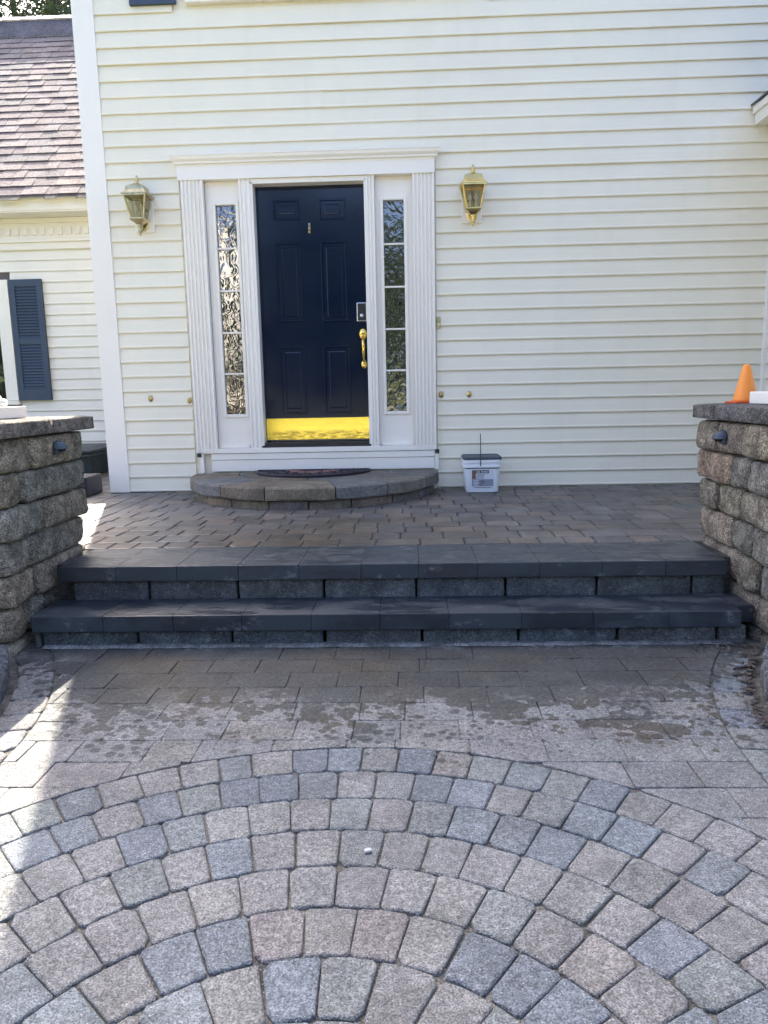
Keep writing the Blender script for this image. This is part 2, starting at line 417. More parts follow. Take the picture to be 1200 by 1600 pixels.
# ------------------------------------------------------------------ ground
g = MB().add([(-250, -250, 0), (250, -250, 0), (250, 250, 0), (-250, 250, 0)], [(0, 1, 2, 3)]).build('ground', M['lawn'], None, None, origin=(0, 0, 0))
g.location.z = -0.42; tag(g, 'mown lawn and open ground around the house', 'ground', None, 'structure')
drive = MB().box(-4.5, 4.5, -16, -2.80, -.415, ZG-.009).build('driveway', M['sand'], None, (.115, .108, .094), origin=(0, 0, 0))
tag(drive, 'grey and blue concrete paver forecourt with ring pattern and wet splashes', 'driveway', None, 'structure')
porch = MB().box(-4.8, 2.82, -2.62, 2.25, -.41, ZP-.008).build('porch_floor', M['sand'], None, (.058, .054, .048), origin=(0, 0, 0))
tag(porch, 'mauve grey paver landing between the wall and the steps', 'porch', None, 'structure')

PINK, BLUE, GREEN, BG, TAN, ROSE = (.198, .194, .182), (.158, .172, .182), (.180, .188, .178), (.168, .181, .182), (.200, .189, .172), (.206, .190, .178)
CM = {'P': PINK, 'B': BLUE, 'G': GREEN, 'N': BG, 'T': TAN, 'R': ROSE}
bed = PaverBed(drive, M['drive'], ZG, 'paver_field', None)
RC = (-.18, -5.31)
RADII = [1.402, 1.255, 1.107, .955, .805, .660, .515, .362, .215]
JO = [([-42.8, -38.2, -33.3, -28.4, -23.5, -18.5, -14.3, -8.9, -4.1, .5, 5.3, 10.3, 15, 20, 24.9, 29.8, 34.5, 39.2, 43.9, 48.8], 'GNPPPNPBBPBTGNGBPPP'),
      ([-40.2, -35.2, -29.5, -24.4, -18.9, -13.5, -8, -2.4, 2.9, 8.3, 13.6, 19.2, 24.3, 29.9, 35.3, 40.6, 45.9, 50.8], 'BPBGBBNPGBBPGBBPN'),
      ([-45.6, -39.4, -33.6, -27.4, -21.6, -15.3, -9.2, -3.1, 2.9, 9.1, 15.2, 21.8, 27.5, 33.9, 40, 46.1, 52.1], 'PPBNPPPGPGBNBPPP'),
      ([-50.2, -43.3, -36.4, -29, -22.4, -15.3, -8.3, -1, 5.9, 13.1, 19.7, 27.4, 34, 41.4, 48, 54.9], 'PPGPBPPGPPPPPPB'),
      ([-52, -43.3, -35, -26.5, -18.1, -9.4, -.9, 8.1, 16.6, 25.3, 34, 42.7, 51], 'PPPPPPPPPGPT'),
      ([-48.6, -37.8, -27.3, -17.1, -6.3, 4.2, 14.5, 25.6, 36, 44.7], 'PBBRTRPBB'),
      ([-43.7, -29.4, -16, -1.9, 11.6, 25.8, 39.1], 'NPBGPP'),
      ([-40, -22, -3, 15, 34], 'BNGP')]
def ring(c, ro, ri, joints, cols, full=(-180, 180), base='PPPBGN'):
    st = (joints[-1]-joints[0])/(len(joints)-1)
    js = list(joints); cs = list(cols)
    while js[-1] < full[1]-st*.6: js.append(js[-1]+st*rnd.uniform(.95, 1.05)); cs.append(rnd.choice(base))
    while js[0] > full[0]+st*.6: js.insert(0, js[0]-st*rnd.uniform(.95, 1.05)); cs.insert(0, rnd.choice(base))
    for i in range(len(js)-1):
        a0, a1 = R(js[i]), R(js[i+1]); am = (a0+a1)/2
        P = lambda a, r: (c[0]+r*math.sin(a), c[1]+r*math.cos(a))
        poly = [P(a0, ri), P(a0, ro), P(am, ro), P(a1, ro), P(a1, ri), P(am, ri)]
        bed.add(poly, jit(CM[cs[i]], .09, .012), gap=.0019, rc=.008, bev=.0048, th=.05, rough=.0022)
for i in range(8): ring(RC, RADII[i], RADII[i+1], *JO[i], full=(-130, 130))
cd = [(RC[0]+.2*math.sin(a*math.pi/4), RC[1]+.2*math.cos(a*math.pi/4)) for a in range(8)]
bed.add(cd, PINK)
# courses of larger pavers outside the ring, between two curved borders
CRB, CLB, RB = (2.99, -4.1), (-3.29, -4.1), 1.98
ys = [-2.965, -3.12, -3.265, -3.415, -3.56, -3.71, -3.855, -4.0, -4.15, -4.30, -4.45, -4.6, -4.75, -4.9, -5.05, -5.2, -5.35, -5.5, -5.65, -5.8, -5.95, -6.1]
for r_ in range(len(ys)-1):
    y1, y0 = ys[r_], ys[r_+1]; x = -2.2+rnd.uniform(0, .2)
    while x < 2.2:
        w = rnd.choice([.16, .2, .24, .24])
        poly = [(x, y0), (x+w, y0), (x+w, y1), (x, y1)]; x += w
        if y0 < -6: pass
        poly = clip_circle_out(poly, RC, RADII[0]+.002)
        if y0 > -5.3:
            for c_ in (CRB, CLB):
                if len(poly) > 2: poly = clip_circle_out(poly, c_, RB+.002)
        if len(poly) > 2:
            bed.add(poly, jit(rnd.choice([PINK, PINK, (.19, .188, .18), (.184, .185, .176), (.198, .19, .175)]), .06, .012), gap=.0009, rc=.004, bev=.0026, rough=.0014)
def border(c, r0, r1, a0, a1, step, cols):
    a = a0
    while a < a1:
        b = a+step*rnd.uniform(.92, 1.08)
        P = lambda t, r: (c[0]+r*math.cos(R(t)), c[1]+r*math.sin(R(t)))
        bed.add([P(a, r0), P(b, r0), P(b, r1), P((a+b)/2, r1), P(a, r1)], jit(CM[rnd.choice(cols)], .1, .03), gap=.003, rc=.01, bev=.006, rough=.0025); a = b
border(CRB, 1.835, RB, 143, 214, 4.4, 'BBPPG')
border(CLB, 1.835, RB, -34, 37, 4.4, 'PPPG')
bed.finish(PINK)
fp = MB()
y = -6.11
while y > -15.9:
    x = -4.45+rnd.uniform(-.2, 0)
    while x < 4.4:
        w = rnd.choice([.4, .6, .8]); fp.box(max(x, -4.5)+.003, min(x+w, 4.5)-.003, y-.297, y-.003, ZG-.03, ZG+rnd.uniform(-.001, .001)); x += w
    y -= .3
tag(fp.build('far_paver_field', M['drive'], drive, (.27, .25, .225)), kind='stuff')

# porch pavers
pb = PaverBed(porch, M['porch'], ZP, 'paver_field', None)
MV = [(.122, .113, .104), (.136, .123, .110), (.112, .106, .100), (.148, .128, .108), (.126, .120, .112)]
y = -2.279
for hgt in (.16, .19, .16, .16, .19, .16, .2, .16, .2, .16, .19, .16, .19):
    y1 = min(y+hgt, -.004); x = -2.105+rnd.uniform(-.08, 0); first = True
    while x < 2.75:
        w = rnd.choice([.14, .16, .16, .2, .24]) if hgt < .18 else rnd.choice([.16, .19, .19, .24])
        x0 = max(x, -2.105); x += w
        if math.hypot((x0+w/2)+.795, (y+y1)/2+.08) < .86: continue
        if x-x0 < .05: continue
        pb.add([(x0, y), (x, y), (x, y1), (x0, y1)], jit(rnd.choice(MV), .16, .02), gap=.0026, rc=.010, bev=.007, rough=.0022)
    y = y1
for (xa, xb) in ((-2.26, -2.105), (-2.44, -2.26)):
    y = -2.279
    while y < -.03:
        h = rnd.choice([.24, .3, .34]); y1 = min(y+h, -.005)
        pb.add([(xa, y), (xb, y), (xb, y1), (xa, y1)], jit(MV[2], .1), gap=.003, rc=.008, bev=.006, rough=.002); y = y1
y = -2.6
while y < 2.1:
    x = -4.6
    while x < -2.58 or (x < -2.46 and y < -.1):
        w = min(rnd.choice([.2, .24, .3]), -2.44-x)
        pb.add([(x, y), (x+w, y), (x+w, y+.17), (x, y+.17)], jit(MV[4], .1), gap=.003, rc=.008, bev=.006); x += w
    y += .17
pb.finish(MV[0])

# ------------------------------------------------------------------ the house
house = thing('house', (0, 0, ZP), 'two storey cream sided house front with blue door above the stone steps', 'house')
E = .119
XL, XR, ZT = -2.56, 6.2, 5.75
wall = MB().box(XL+.02, -1.80, .004, .15, ZP-.15, ZT).box(.20, XR, .004, .15, ZP-.15, ZT).box(-1.80, .20, .004, .15, 2.462, ZT).box(-1.80, .20, .004, .15, ZP-.15, .33).box(XL+.02, XR, .151, 8.0, ZP-.15, ZT).build('wall', M['vinyl'], house)
def siding(parent, x0, x1, z0, n, e, yface, mat, seams={}, holes=None, limit=999):
    for kk in range(n):
        za, zb = z0+kk*e, z0+(kk+1)*e+.012
        cuts = [(x0, x1)]
        if holes:
            for (hx0, hx1, hz0, hz1) in holes:
                if za+.6*e > hz0 and za+.4*e < hz1:
                    nc = []
                    for a, b in cuts:
                        if hx1 <= a or hx0 >= b: nc.append((a, b)); continue
                        if hx0 > a: nc.append((a, hx0))
                        if hx1 < b: nc.append((hx1, b))
                    cuts = nc
        for s in seams.get(kk, []):
            nc = []
            for a, b in cuts:
                if a < s < b: nc += [(a, s), (s-.02, b)]
                else: nc.append((a, b))
            cuts = nc
        for ci, (a, b) in enumerate(cuts):
            lap = .0035 if (seams.get(kk) and ci % 2 == 0 and len(cuts) > 1) else 0
            ns = max(2, int((b-a)/.45)); mb = MB(); V = []
            prof = [(-.001, zb), (-.0015, zb-.026), (-.0070, za+.6*e), (-.0125, za+.018), (-.0150, za+.010), (-.0150, za+.002), (-.0132, za-.0012), (-.0115, za+.001), (-.0115, za+.026), (.002, za+.030)]
            ph = rnd.uniform(0, 99)
            for i in range(ns+1):
                x = a+(b-a)*i/ns
                wv = noise.noise(Vector((x*.9, ph, 0)))*.0016; wz = noise.noise(Vector((x*.7, ph, 5)))*.0012
                V += [(x, yface+p[0]-lap+(wv if j not in (0, len(prof)-1) else 0), p[1]+wz) for j, p in enumerate(prof)]
            n_ = len(prof); F = []
            for i in range(ns):
                for j in range(n_-1): F.append((i*n_+j, i*n_+j+1, (i+1)*n_+j+1, (i+1)*n_+j))
            F += [tuple(range(n_)), tuple(reversed(range(ns*n_, ns*n_+n_)))]
            mb.add(V, F); mb.build('siding_board', mat, parent)
SE = {30: [.634], 29: [-1.254], 28: [-1.266], 25: [-.645], 24: [-.652], 23: [1.369], 22: [1.372], 21: [.81], 31: [2.1], 33: [.2]}
DOOR_HOLE = (-1.815, .215, -.1, 2.60)
siding(wall, -2.392, 2.80, 0, 47, E, 0, M['vinyl'], SE, [DOOR_HOLE, (-1.78, .6, 3.69, 5.35)])
MB().box(XL, -2.390, -.022, .15, ZP+.004, ZT-.02, .003).build('corner_board', M['trim'], house)
MB().box(XL, -2.0, -.006, .004, ZP-.02, ZP+.003).build('base_flashing', M['dark'], house)
mb = MB().box(XL-.02, XR, -.42, .0, ZT-.02, ZT+.02).box(XL-.02, XR, -.45, -.42, ZT-.06, ZT+.14)
mb.build('eave', M['trim'], house)
rf = MB().add([(XL-.05, -.5, ZT+.12), (XR, -.5, ZT+.12), (XR, 4, ZT+3.0), (XL-.05, 4, ZT+3.0), (XR, 8.5, ZT+.12), (XL-.05, 8.5, ZT+.12)],
              [(0, 1, 2, 3), (3, 2, 4, 5), (0, 3, 5), (1, 4, 2), (0, 5, 4, 1)])
rf.build('roof', M['shingle'], house, (.12, .11, .115))

# door surround
DX0, DX1 = -1.237, -.334
def pilaster(x0, x1, z0, z1, nfl, yf, depth):
    prof = [(x1, .0), (x0, .0), (x0, yf)]
    w = (x1-x0-.02)/nfl
    for i in range(nfl):
        a = x0+.01+w*i
        prof += [(a+w*.16, yf), (a+w*.28, yf+depth*.8), (a+w*.5, yf+depth), (a+w*.72, yf+depth*.8), (a+w*.84, yf)]
    prof += [(x1, yf)]
    return MB().extrude(prof, 'Z', z0, z1)
pilaster(-1.788, -1.616, .318, 2.462, 5, -.052, .014).build('pilaster', M['trim'], house)
pilaster(.033, .203, .318, 2.462, 5, -.052, .014).build('pilaster', M['trim'], house)
pilaster(-1.333, -1.243, .318, 2.462, 2, -.045, .010).build('door_post', M['trim'], house)
pilaster(-.332, -.266, .318, 2.462, 2, -.045, .010).build('door_post', M['trim'], house)
MB().box(-1.81, .208, -.06, .0, 2.462, 2.562, .002).build('header_board', M['trim'], house)
# crown moulding with mitred returns
pr = [(0, 2.56), (.062, 2.56), (.066, 2.572), (.080, 2.578), (.082, 2.590), (.098, 2.608), (.104, 2.628), (.108, 2.632), (.108, 2.640), (0, 2.652)]
V = []; 
for sx_, xe in ((-1, -1.81), (1, .208)):
    for d, z in pr: V.append((xe+sx_*(max(0, d-.06)), -d, z))
n_ = len(pr); F = [(i, (i+1) % n_, n_+(i+1) % n_, n_+i) for i in range(n_)]+[tuple(range(n_)), tuple(reversed(range(n_, 2*n_)))]
MB().add(V, F).build('crown_moulding', M['trim'], house)
# jambs, head and dark reveal of the door
MB().box(-1.243, -1.222, -.04, .10, .37, 2.44, .002).build('door_jamb', M['trim'], house)
MB().box(-.347, -.332, -.04, .10, .37, 2.44, .002).build('door_jamb', M['trim'], house)
MB().box(-1.243, -.332, -.040, .10, 2.425, 2.461, .002).build('door_head', M['trim'], house)
MB().box(-1.232, -.337, -.015, .09, .352, .392, .003).build('threshold', M['black'], house)
MB().box(-1.74, .19, -.048, .0, .312, .352, .003).build('sill_nosing', M['trim'], house)
mb = MB().box(-1.672, .188, -.040, .0, .258, .308, .002).box(-1.672, .188, -.034, .0, .160, .255, .002)
mb.build('sill_board', M['trim'], house)
MB().box(-1.768, -1.737, -.046, .0, .150, .311, .002).build('sill_end_trim', M['trim'], house)
MB().box(.190, .221, -.046, .0, .150, .311, .002).build('sill_end_trim', M['trim'], house)
for xx in (-1.775, .205): MB().box(xx-.012, xx+.022, -.056, -.047, .285, .318, .002).build('trim_end_cap', M['black'], house)

# six panel door
def door_leaf():
    x0, x1, z0, z1, yf = -1.222, -.347, .392, 2.425, .062
    P = [(-1.085, -.872, 2.168, 2.322), (-.718, -.503, 2.160, 2.322), (-1.078, -.868, 1.370, 1.996), (-.714, -.500, 1.364, 1.996), (-1.080, -.864, .622, 1.174), (-.716, -.492, .622, 1.174)]
    xs = sorted({x0, x1, *[q for p in P for q in p[:2]]}); zs = sorted({z0, z1, *[q for p in P for q in p[2:]]})
    mb = MB()
    def inside(x, z): return any(p[0] < x < p[1] and p[2] < z < p[3] for p in P)
    for i in range(len(xs)-1):
        for j in range(len(zs)-1):
            cx, cz = (xs[i]+xs[i+1])/2, (zs[j]+zs[j+1])/2
            if not inside(cx, cz):
                mb.add([(xs[i], yf, zs[j]), (xs[i+1], yf, zs[j]), (xs[i+1], yf, zs[j+1]), (xs[i], yf, zs[j+1])], [(0, 1, 2, 3)])
    mb.box(x0, x1, yf+.001, .105, z0, z1)
    d = mb.build('door', M['door'], house)
    tag(d, 'glossy navy blue six panel front door')
    for (a, b, c, e) in P:
        steps = [(0, 0), (.004, -.005), (.012, -.005), (.024, .009), (.032, .010), (.048, -.002), (.052, -.003)]
        V = []; F = []
        for t, dy in steps: V += [(a+t, yf-.0006+dy, c+t), (b-t, yf-.0006+dy, c+t), (b-t, yf-.0006+dy, e-t), (a+t, yf-.0006+dy, e-t)]
        for L in range(len(steps)-1):
            for q in range(4): F.append((L*4+q, L*4+(q+1) % 4, (L+1)*4+(q+1) % 4, (L+1)*4+q))
        q = 4*(len(steps)-1); F.append((q, q+1, q+2, q+3))
        MB().add(V, F).build('door_panel', M['door'], d)
    MB().box(-1.216, -.352, yf-.0045, yf, .410, .588, .001).build('kick_plate', M['kick'], d)
    sw = MB()
    for sx_ in (-1.205, -.99, -.784, -.578, -.363):
        for sz_ in (.420, .578): sw.lathe([(.0005, yf-.0065), (.0035, yf-.006), (.004, yf-.0044)], (sx_, 0, sz_), 8, 'Y')
    sw.build('plate_screws', M['antique'], d)
    kp = MB().box(-.432, -.350, yf-.022, yf, 1.362, 1.512, .005)
    kpo = kp.build('keypad_lock', M['chrome'], d)
    kk = MB().box(-.4245, -.3575, yf-.025, yf-.021, 1.370, 1.504, .002)
    for r_ in range(4):
        for c_ in range(3): kk.box(-.413+c_*.018, -.401+c_*.018, yf-.027, yf-.024, 1.438+r_*.0145, 1.447+r_*.0145)
    kk.build('keypad_face', M['black'], d)
    MB().lathe([(.0, yf-.036), (.012, yf-.036), (.016, yf-.030), (.017, yf-.022)], (-.391, 0, 1.408), 18, 'Y').build('lock_cylinder', M['chrome'], d, smooth=True)
    h = MB()
    h.lathe([(.004, yf-.016), (.020, yf-.015), (.030, yf-.009), (.034, yf)], (-.385, 0, 1.262), 22, 'Y', 1., 1.45)
    h.lathe([(.003, yf-.015), (.014, yf-.013), (.022, yf-.008), (.026, yf)], (-.383, 0, 1.018), 22, 'Y', 1., 1.5)
    h.tube([(-.384, yf-.012, 1.235), (-.384, yf-.040, 1.222), (-.3835, yf-.058, 1.20), (-.3835, yf-.062, 1.16), (-.383, yf-.056, 1.11), (-.383, yf-.050, 1.075), (-.383, yf-.034, 1.045), (-.383, yf-.010, 1.030)],
           [.008, .009, .013, .0145, .010, .0075, .008, .007], 10)
    h.tube([(-.384, yf-.012, 1.246), (-.384, yf-.040, 1.250), (-.384, yf-.052, 1.246)], [.006, .008, .010], 8)
    h.build('door_handle', M['bright'], d, smooth=True)
    kn = MB().box(-.806, -.788, yf-.010, yf, 2.062, 2.140, .004).tube([(-.797, yf-.012, 2.125), (-.797, yf-.026, 2.10), (-.797, yf-.024, 2.078)], [.006, .006, .010], 8)
    kn.build('knocker', M['antique'], d, smooth=True)
door_leaf()

# sidelights
def sidelight(x0, x1, gx0, gx1):
    f = MB(); yf = .012
    z0, z1 = .352, 2.461; gz0, gz1 = .633, 2.285
    f.box(x0, gx0, yf, .05, z0, z1).box(gx1, x1, yf, .05, z0, z1).box(gx0, gx1, yf, .05, z0, gz0).box(gx0, gx1, yf, .05, gz1, z1)
    fr = f.build('sidelight', M['trim'], house)
    m_ = MB()
    for a, b, c, d_ in ((gx0-.026, gx0, gz0-.026, gz1+.026), (gx1, gx1+.026, gz0-.026, gz1+.026)): m_.box(a, b, yf-.012, yf+.004, c, d_, .004)
    m_.box(gx0, gx1, yf-.012, yf+.004, gz0-.026, gz0, .004).box(gx0, gx1, yf-.012, yf+.004, gz1, gz1+.026, .004)
    m_.build('glazing_bead', M['trim'], fr)
    MB().box(x0+.02, x1-.02, yf-.010, yf+.004, .352, .378, .003).build('sidelight_sill', M['trim'], fr)
    zz = [gz0+(gz1-gz0)*i/5 for i in range(6)]
    for i in range(5):
        MB().box(gx0, gx1, .030, .034, zz[i], zz[i+1]).build('glass_pane', M['ripple'], fr)
        if i: MB().box(gx0, gx1, .014, .0295, zz[i]-.007, zz[i]+.007, .003).build('muntin', M['trim'], fr)
sidelight(-1.616, -1.333, -1.536, -1.374)
sidelight(-.266, .033, -.200, -.037)
MB().box(-1.80, .20, .107, .125, .335, 2.46).build('reveal_backing', M['dark'], house)
# doorbell
db = MB().box(.212, .246, -.026, -.012, 1.290, 1.380, .004)
bell = db.build('doorbell', M['antique'], house); MB().lathe([(.0, -.032), (.007, -.032), (.009, -.026)], (.229, 0, 1.318), 14, 'Y').build('button', M['bulb'], bell)
# upstairs window and its shutter (only the feet show at the top edge of the picture)
uw = MB().box(-1.70, .5, -.03, .0, 3.78, 3.86).box(-1.70, -1.60, -.03, 0, 3.86, 5.2).box(.4, .5, -.03, 0, 3.86, 5.2).box(-1.70, .5, -.03, 0, 5.2, 5.3)
uwo = uw.build('upstairs_window', M['trim'], house)
MB().box(-1.672, .54, -.055, .0, 3.733, 3.779, .003).build('window_sill', M['trim'], uwo)
MB().box(-1.6, .4, .0, .003, 3.86, 5.2).build('window_pane', M['pane'], uwo)
us = MB().box(-2.10, -1.745, -.03, -.017, 3.735, 5.25)
for a, b, c, d_ in ((-2.10, -2.04, 3.735, 5.25), (-1.805, -1.745, 3.735, 5.25), (-2.04, -1.805, 3.735, 3.83), (-2.04, -1.805, 5.16, 5.25)): us.box(a, b, -.045, -.0301, c, d_, .003)
uso = us.build('shutter', M['shutter'], house)
for i in range(34): MB().add([(-2.04, -.031, 3.835+i*.039), (-1.805, -.031, 3.835+i*.039), (-1.805, -.043, 3.842+i*.039), (-2.04, -.043, 3.842+i*.039), (-2.04, -.031, 3.868+i*.039), (-1.805, -.031, 3.868+i*.039)], [(0, 1, 2, 3), (3, 2, 5, 4)]).build('slat', M['shutter'], uso)

# ------------------------------------------------------------------ brass rail anchors beside the door
def anchor(x, z, label):
    t = thing('rail_anchor', (x, -.012, z), label, 'wall anchor', 'brass anchors left on the siding either side of the door')
    MB().lathe([(.004, -.022), (.010, -.020), (.018, -.015), (.021, -.010)], (x, 0, z), 18, 'Y', 1., 1.35).build('escutcheon', M['brass'], t, smooth=True)
    MB().tube([(x, -.018, z+.014), (x, -.040, z+.006), (x, -.044, z-.010), (x+.004, -.030, z-.018)], [.004, .0045, .0045, .0035], 8).build('hook', M['antique'], t, smooth=True)
anchor(-2.161, .775, 'small brass wall anchor farther left of the door, nearer the corner board')
anchor(-1.836, .753, 'small brass wall anchor close against the left fluted pilaster')
anchor(.246, .758, 'small brass wall anchor close against the right fluted pilaster')
anchor(.475, .758, 'small brass wall anchor on the siding above the white pail')

# ------------------------------------------------------------------ wall lanterns
def lantern(x, label, mat):
    yc, zb = -.135, 2.0
    t = thing('wall_lantern', (x, -.016, 2.08), label, 'wall lantern', 'brass carriage lanterns either side of the door')
    MB().box(x-.078, x+.078, -.024, -.006, 2.085, 2.345, .006).build('mounting_block', M['trim'], t)
    MB().lathe([(.002, -.036), (.036, -.034), (.048, -.026), (.052, -.024)], (x, 0, 2.185), 8, 'Y', 1, 1.8).build('back_plate', mat, t)
    MB().tube([(x, -.030, 2.150), (x, -.052, 2.105), (x, -.085, 2.082), (x, -.118, 2.086), (x, yc, 2.105)], [.010, .008, .008, .008, .009], 8).build('arm', mat, t, smooth=True)
    MB().tube([(x, -.030, 2.28), (x, -.06, 2.315), (x, -.085, 2.325)], .007, 8).build('upper_arm', mat, t, smooth=True)
    def frustum(mb, a, za, b, zb_, yo=0):
        return mb.add([(x-a, yc-a, za), (x+a, yc-a, za), (x+a, yc+a, za), (x-a, yc+a, za), (x-b, yc-b, zb_), (x+b, yc-b, zb_), (x+b, yc+b, zb_), (x-b, yc+b, zb_)],
                      [(3, 2, 1, 0), (4, 5, 6, 7), (0, 1, 5, 4), (1, 2, 6, 5), (2, 3, 7, 6), (3, 0, 4, 7)])
    rf_ = MB(); frustum(rf_, .098, 2.335, .098, 2.343); frustum(rf_, .092, 2.343, .072, 2.372); frustum(rf_, .072, 2.372, .066, 2.402); frustum(rf_, .066, 2.402, .034, 2.418); frustum(rf_, .034, 2.418, .012, 2.430)
    rf_.build('lantern_roof', mat, t)
    MB().lathe([(.010, 2.428), (.007, 2.436), (.016, 2.446), (.017, 2.452), (.008, 2.462), (.010, 2.468), (.009, 2.476), (.002, 2.490)], (x, yc, 0), 14).build('finial', mat, t, smooth=True)
    ps = MB(); a, b = .084, .050
    for sx_ in (-1, 1):
        for sy_ in (-1, 1): ps.tube([(x+sx_*a, yc+sy_*a, 2.334), (x+sx_*b, yc+sy_*b, 2.160)], .0065, 6)
    for zz, hw in ((2.329, .088), (2.163, .054)):
        for sx_ in (-1, 1):
            ps.box(x+sx_*hw-.006, x+sx_*hw+.006, yc-hw, yc+hw, zz-.006, zz+.005); ps.box(x-hw, x+hw, yc+sx_*hw-.006, yc+sx_*hw+.006, zz-.0055, zz+.0045)
    ps.build('cage_frame', mat, t)
    for q in range(4):
        ca, sa = math.cos(q*math.pi/2), math.sin(q*math.pi/2)
        V = [(-.080, -.081, 2.326), (.080, -.081, 2.326), (.047, -.048, 2.166), (-.047, -.048, 2.166)]
        V2 = [(v[0]*ca-v[1]*sa+x, v[0]*sa+v[1]*ca+yc, v[2]) for v in V]; V3 = [((v[0])*.97*ca-(v[1]+.003)*sa+x, v[0]*.97*sa+(v[1]+.003)*ca+yc, v[2]) for v in V]
        MB().add(V2+V3, [(0, 1, 2, 3), (7, 6, 5, 4), (0, 4, 5, 1), (1, 5, 6, 2), (2, 6, 7, 3), (3, 7, 4, 0)]).build('glass_pane', M['lglass'], t)
    bt = MB(); frustum(bt, .040, 2.142, .060, 2.157); frustum(bt, .022, 2.126, .040, 2.142)
    bt.build('lantern_base', mat, t)
    MB().lathe([(.002, 2.040), (.009, 2.050), (.008, 2.060), (.017, 2.072), (.018, 2.082), (.011, 2.092), (.022, 2.108), (.024, 2.120), (.020, 2.127)], (x, yc, 0), 14).build('drop_finial', mat, t, smooth=True)
    cs = MB()
    for dx in (-.022, .022): cs.lathe([(.007, 2.157), (.007, 2.225)], (x+dx, yc, 0), 10)
    cs.build('candle_sleeve', M['bulb'], t)
    bs = MB()
    for dx in (-.022, .022): bs.lathe([(.006, 2.225), (.013, 2.242), (.012, 2.258), (.002, 2.285)], (x+dx, yc, 0), 10)
    bs.build('bulb', M['bulb'], t, smooth=True)
lantern(-2.105, 'brass glass wall lantern left of the door by the corner board', M['antique'])
lantern(.497, 'brass glass wall lantern right of the door on the wide siding', M['brass'])

# ------------------------------------------------------------------ garage wing, set back on the left
gar = thing('garage', (-5.5, 2.3, ZP), 'lower cream garage wing at the left with steep sunlit shingle roof', 'garage')
GX0, GY, GZ = -9.0, 2.3, 2.58
gw = MB().box(GX0, -2.40, GY+.004, 8.6, -.30, 2.9).build('wall', M['found'], gar)
siding(gw, -5.4, -2.56, .174-3*0, 20, .1189, GY, M['vinyl_left'], {}, [(-5.3, -4.475, .70, 2.16)])
MB().box(GX0, -5.41, GY-.012, GY+.003, .174, 2.56).build('siding_far', M['vinyl_left'], gar)
# eave, frieze and dentils
TH = R(43); EY, EZ = 1.95, 2.925
MB().box(GX0, -2.57, EY-.012, EY+.02, 2.865, 2.918, .003).build('gutter_board', M['soffit'], gar)
MB().box(GX0, -2.57, EY+.021, EY+.06, 2.765, 2.900, .003).build('fascia', M['soffit'], gar)
MB().box(GX0, -2.57, EY+.03, GY-.001, 2.752, 2.764).build('soffit', M['soffit'], gar)
fz = MB().box(GX0, -2.57, GY-.030, GY-.001, 2.42, 2.751).build('frieze', M['soffit'], gar)
MB().box(GX0, -2.57, GY-.060, GY-.031, 2.700, 2.750, .004).build('bed_moulding', M['soffit'], fz)
MB().box(GX0, -2.57, GY-.055, GY-.031, 2.500, 2.535, .004).build('band_moulding', M['soffit'], fz)
MB().box(GX0, -2.57, GY-.040, GY-.031, 2.425, 2.455, .003).build('lower_band', M['soffit'], fz)
x = -4.75
while x < -2.6:
    MB().box(x, x+.052, GY-.052, GY-.031, 2.575, 2.650, .002).build('dentil', M['soffit'], fz); x += .098
# roof slab, shingles laid course by course, vented ridge
ct, st = math.cos(TH), math.sin(TH); LEN = 4.62
def rp(x, s, h): return (x, EY+s*ct-h*st, EZ+s*st+h*ct)     # up the slope s, out of it h
rb = MB(); rb.add([rp(GX0, -.02, -.02), rp(-2.57, -.02, -.02), rp(-2.57, LEN, -.02), rp(GX0, LEN, -.02), rp(GX0, -.02, .002), rp(-2.57, -.02, .002), rp(-2.57, LEN, .002), rp(GX0, LEN, .002)],
                  [(3, 2, 1, 0), (4, 5, 6, 7), (0, 1, 5, 4), (1, 2, 6, 5), (2, 3, 7, 6), (3, 0, 4, 7)])
ridge = rp(0, LEN, 0)
rb.add([(GX0, ridge[1], ridge[2]), (-2.57, ridge[1], ridge[2]), (-2.57, ridge[1]+3.2, ridge[2]-3.0), (GX0, ridge[1]+3.2, ridge[2]-3.0)], [(0, 1, 2, 3)])
roof = rb.build('roof', M['shingle'], gar, (.16, .145, .15))
SH = [(.165, .136, .138), (.19, .164, .162), (.145, .126, .13), (.185, .156, .148), (.17, .14, .142), (.15, .138, .138)]
CS = .178; rest = MB(); ncount = 0
s = -.03; ci = 0
